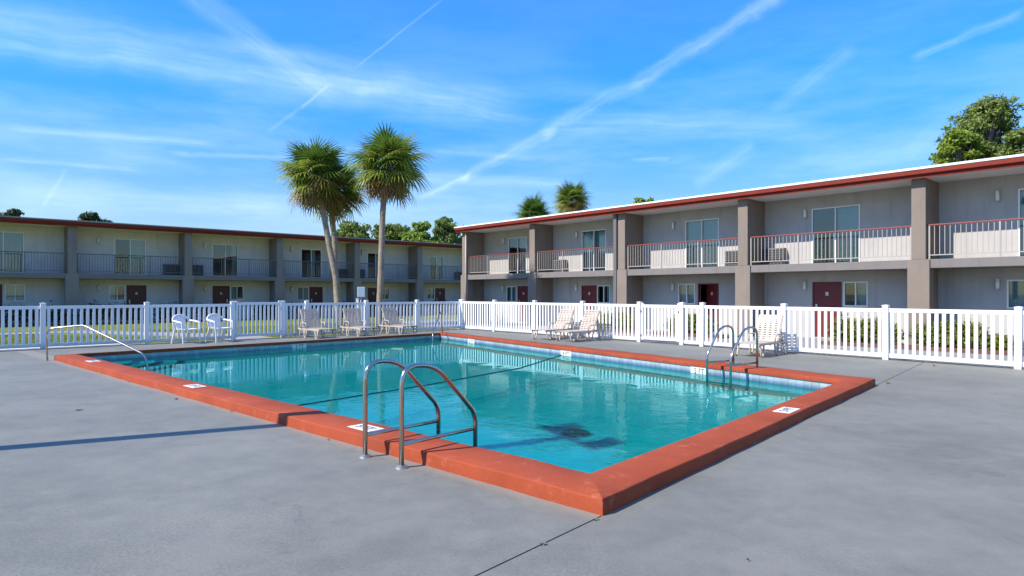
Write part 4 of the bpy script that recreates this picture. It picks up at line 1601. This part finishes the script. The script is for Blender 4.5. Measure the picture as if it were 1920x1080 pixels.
def hedge(label, a, d, L, w, h, m, seed, n, size, group):
    """clipped hedge: rows of small lumps of leaves on stems"""
    t = thing('hedge', (a.x, a.y, -.04), math.atan2(d.y, d.x), label, 'hedge', group)
    r_ = random.Random(seed)
    bl = []
    k = 0
    x = 0
    while x < L:
        hh = h * r_.uniform(.86, 1.06)
        bl.append((x, r_.uniform(-.05, .05), hh * .58, w * .6, w * .5, hh * .46))
        x += w * .42
    leaf_cloud('foliage', m, t, bl, n, size, seed)
    mb = MB()
    for q in range(int(L / .22)):
        xx = q * .22 + r_.uniform(0, .1)
        mb.tube([(xx, r_.uniform(-.1, .1), 0), (xx + r_.uniform(-.1, .1), r_.uniform(-.15, .15), h * .7)], .012, 4)
    mb.build('stems', 'trunk_tree', t)
    return t


# right wing: hedges in beds edged with red
hb = [(-12.3, -10.0), (-8.0, -6.3), (-1.85, -.15), (.45, 1.95), (2.05, 2.75), (3.15, 4.35), (6.6, 8.6)]
hr_lab = ['sunlit hedge behind the right fence near the expansion joint', 'sunlit hedge behind the right fence left of the gate end post', 'sunlit clipped hedge just right of the red ground floor door',
          'sunlit clipped hedge before the widest column', 'low end of the hedge right of the widest column', 'short sunlit hedge alone behind the rightmost fence panel', 'sunlit hedge past the right end of the fence']
nRb = v2((.749, .6626))
for k, ((a, c), lab) in enumerate(zip(hb, hr_lab)):
    p = PR + AR * (a + .2) - nRb * 1.15
    hedge(lab, p, AR, c - a - .3, .62, .74 if k != 4 else .45, 'leaf_hedge', 50 + k, int(4600 * (c - a)), .06, 'hedges along the long wing')
for (a, c) in ((-13, -5.6), (-2.2, 9.2)):
    p = PR + AR * a - nRb * 1.62
    q = PR + AR * c - nRb * 1.62
    MBk = MB().beam((p.x, p.y, .02), (q.x, q.y, .02), .14, .13)
    tag(MBk.build('kerb', 'kerb_red', bevel=.01), kind='structure')
    s0, s1 = p + nRb * .08, q + nRb * .08
    tag(MB().prism([s0, s1, s1 + nRb * 1.3, s0 + nRb * 1.3], -.06, .01).build('planting_bed', 'soil', fix=True), kind='structure')

# left wing: dark hedges in the shade
nLb = v2((-.6626, .749))
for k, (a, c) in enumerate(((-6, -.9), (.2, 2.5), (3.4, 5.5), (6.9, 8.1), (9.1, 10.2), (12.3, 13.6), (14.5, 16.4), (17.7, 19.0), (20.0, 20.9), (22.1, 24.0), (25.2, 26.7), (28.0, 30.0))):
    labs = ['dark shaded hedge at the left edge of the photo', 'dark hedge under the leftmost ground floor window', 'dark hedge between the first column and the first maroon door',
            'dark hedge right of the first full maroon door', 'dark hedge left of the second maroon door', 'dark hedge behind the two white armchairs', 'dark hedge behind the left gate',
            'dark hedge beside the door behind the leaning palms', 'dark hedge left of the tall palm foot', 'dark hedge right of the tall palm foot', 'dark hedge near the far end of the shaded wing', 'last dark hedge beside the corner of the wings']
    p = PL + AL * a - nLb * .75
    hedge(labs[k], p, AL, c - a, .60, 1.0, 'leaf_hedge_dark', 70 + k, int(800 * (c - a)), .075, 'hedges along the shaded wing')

# grass blades close behind the left fence
def grass():
    n = 26000
    r_ = np.random.default_rng(5)
    s = r_.uniform(-1, 22, n)
    o_ = r_.uniform(.4, 9, n)
    base = np.array(FC)[None] + np.array(DL)[None] * s[:, None] + np.array(NLo)[None] * o_[:, None]
    along = s - 8.86
    keep = ~((np.abs(along) < 1.0) & (o_ < 3.2)) & ~((along > -1) & (along < 5.5) & (o_ > 1.8) & (o_ < 10.5) & (np.abs(along - (o_ - 2.2) * .6) < 1.6)) & ~((s > 11.6) & (s < 19) & (o_ < 1.1))
    base = base[keep]
    n = len(base)
    a = r_.uniform(0, 6.28, n)
    h = r_.uniform(.03, .075, n)
    w = .012
    P = np.zeros((n, 3, 3))
    P[:, 0, :2] = base + np.stack([np.cos(a), np.sin(a)], 1) * w
    P[:, 1, :2] = base - np.stack([np.cos(a), np.sin(a)], 1) * w
    P[:, 2, :2] = base + r_.normal(0, .02, (n, 2))
    P[:, :2, 2] = -.047
    P[:, 2, 2] = -.045 + h
    me = bpy.data.meshes.new('grass')
    me.vertices.add(3 * n)
    me.vertices.foreach_set('co', P.ravel())
    me.loops.add(3 * n)
    me.loops.foreach_set('vertex_index', np.arange(3 * n, dtype=np.int32))
    me.polygons.add(n)
    me.polygons.foreach_set('loop_start', np.arange(0, 3 * n, 3, dtype=np.int32))
    me.materials.append(MAT['grass_blade'])
    me.update(calc_edges=True)
    me.validate()
    tag(link('grass', me), 'short mown green grass growing behind the left fence', 'grass', kind='stuff')


grass()

# pale concrete pad behind the left fence with two red valve caps
pp0 = FC + DL * 12.9 + NLo * .26
tag(MB().prism([pp0, pp0 + DL * 5.2, pp0 + DL * 5.2 + NLo * .62, pp0 + NLo * .62], -.09, .012).build('concrete_pad', 'pad_pale', fix=True), kind='structure')
for k, dd in enumerate((1.24, 1.46)):
    p = pp0 + DL * dd + NLo * .30
    t = thing('valve_cap', (p.x, p.y, .012), .3 * k, ('red valve cap on the pale pad, the one nearer the handrail', 'red valve cap on the pale pad, the one farther from the gate')[k] if k else 'red valve cap on the pale pad, the one nearer the gate', 'valve cap', 'red valve caps')
    MB().tube([(0, 0, 0), (0, 0, .05), (0, 0, .07)], [.08, .075, .05], 10).build('cap', 'red_plastic', t)
    MB().tube([(0, 0, .07), (0, 0, .10)], .02, 8).build('knob', 'hinge_black', t)

# sign and post seen over the left fence
sp_ = at(677, 549, 27.5)
t = thing('sign', (sp_.x, sp_.y, -.05), R(20), 'small blank white sign on a thin post behind the left fence', 'sign')
MB().box(-.16, .16, -.012, .012, 1.47, 1.90).build('sign_panel', 'sign_white', t, bevel=.01)
MB().tube([(0, .02, 0), (0, .02, 1.8)], .022, 8).build('pole', 'post_grey', t, smooth=True)
sp_ = at(670.5, 549, 28.6)
t = thing('bollard', (sp_.x, sp_.y, -.05), 0, 'short pale post standing left of the small white sign', 'post')
MB().box(-.06, .06, -.06, .06, 0, 1.38).build('shaft', 'sign_white', t, bevel=.01)
MB().box(-.07, .07, -.07, .07, 1.38, 1.42).build('cap', 'post_grey', t, bevel=.005)


# weeds in the joint and leaves on the deck
def weed(x, y, s, label, seed):
    r_ = random.Random(seed)
    t = thing('weed', (x, y, 0), 0, label, 'weed', 'weeds in the deck joint')
    for k in range(9):
        a = r_.uniform(0, 6.28)
        L = s * r_.uniform(.6, 1.2)
        d = Vector((math.cos(a), math.sin(a), 0))
        w = Vector((-d.y, d.x, 0)) * L * .22
        e = d * L + Vector((0, 0, L * r_.uniform(.3, .9)))
        MB().quad((0, 0, -.01), tuple(e * .5 + w), tuple(e), tuple(e * .5 - w)).build('leaf', 'weed_green', t)


weed(.588, 4.51, .024, 'small green weed in the joint close to the pool corner', 1)
weed(.195, 4.07, .024, 'small green weed in the joint farther from the pool corner', 2)
weed(6.62, 11.30, .05, 'tiny tuft in the joint beyond the right corner of the coping', 3)
weed(9.22, 14.02, .05, 'tiny tuft in the joint near the right fence', 4)


def leaf(px, py, s, label, seed):
    r_ = random.Random(seed)
    Y_ = EYE * F / (py - 549)
    X_ = (px - 960) / F * Y_
    mb = MB()
    a = r_.uniform(0, 6.28)
    pts = []
    for k in range(8):
        u = k / 8 * 6.283
        rr = s * (1 if k % 2 else .7)
        p = Vector((math.cos(u) * rr, math.sin(u) * rr * .5, .006 + .012 * abs(math.cos(u))))
        pts.append(p)
    mb.quad(*[(p.x, p.y, p.z) for p in pts])
    o = mb.build('fallen_leaf', 'leaf_dead', loc=(X_, Y_, .001))
    o.rotation_euler = (0, 0, a)
    tag(o, label, 'leaf', 'fallen leaves on the deck')


leaf(147, 770, .06, 'dark fallen leaf on the open grey deck above the long shadow', 1)
leaf(434, 773, .03, 'tiny dark leaf beside the red coping above the long shadow', 2)
leaf(616, 826, .022, 'tiny dark leaf at the coping foot left of the big ladder', 3)
leaf(330, 749, .05, 'dark fallen leaf near the depth marker on the long coping', 4)
leaf(1402, 1053, .014, 'dark crumb at the bottom of the photo right of the joint', 5)
leaf(242, 717, .03, 'dark leaf at the foot of the coping near the left handrail', 6)

# light poles standing behind the photographer: they throw the long shadows
def light_pole(x, y, h, label, r0=.13, heads=True):
    t = thing('light_pole', (x, y, 0), R(-62), label, 'light pole', 'floodlight poles behind the photographer')
    MB().tube([(0, 0, 0), (0, 0, h)], [r0, r0 * .8], 12).build('pole', 'lamp_pole', t, smooth=True)
    MB().box(-.75, .75, -.04, .04, h - .05, h + .03).build('cross_arm', 'lamp_pole', t)
    for s in (-1, 1):
        hd = MB().box(s * .50 - .18, s * .50 + .18, -.14, .18, h + .03, h + .38).build('floodlight', 'lamp_pole', t, bevel=.04)
    MB().box(-.16, .16, -.16, .16, 0, .06).build('base_plate', 'lamp_pole', t)
    return t


sh = v2((math.sin(R(AZ)), math.cos(R(AZ))))
tip = v2((-.25, 8.85))           # where the shadow of the head meets the water
hp = 7.0
bp = v2((-2.86, 7.73)) - sh * 0
bp = bp + sh * ((tip - bp).dot(sh)) - sh * (hp / math.tan(R(EL)))
light_pole(bp.x, bp.y, hp, 'tall twin floodlight pole whose shadow crosses the deck and the pool')

for o in S.objects:
    q = o
    while q.parent:
        q = q.parent
    if o.type == 'MESH' and q.name.split('.')[0] in ('swimming_pool', 'pool_ladder', 'handrail'):
        o.cycles.is_caustics_receiver = True
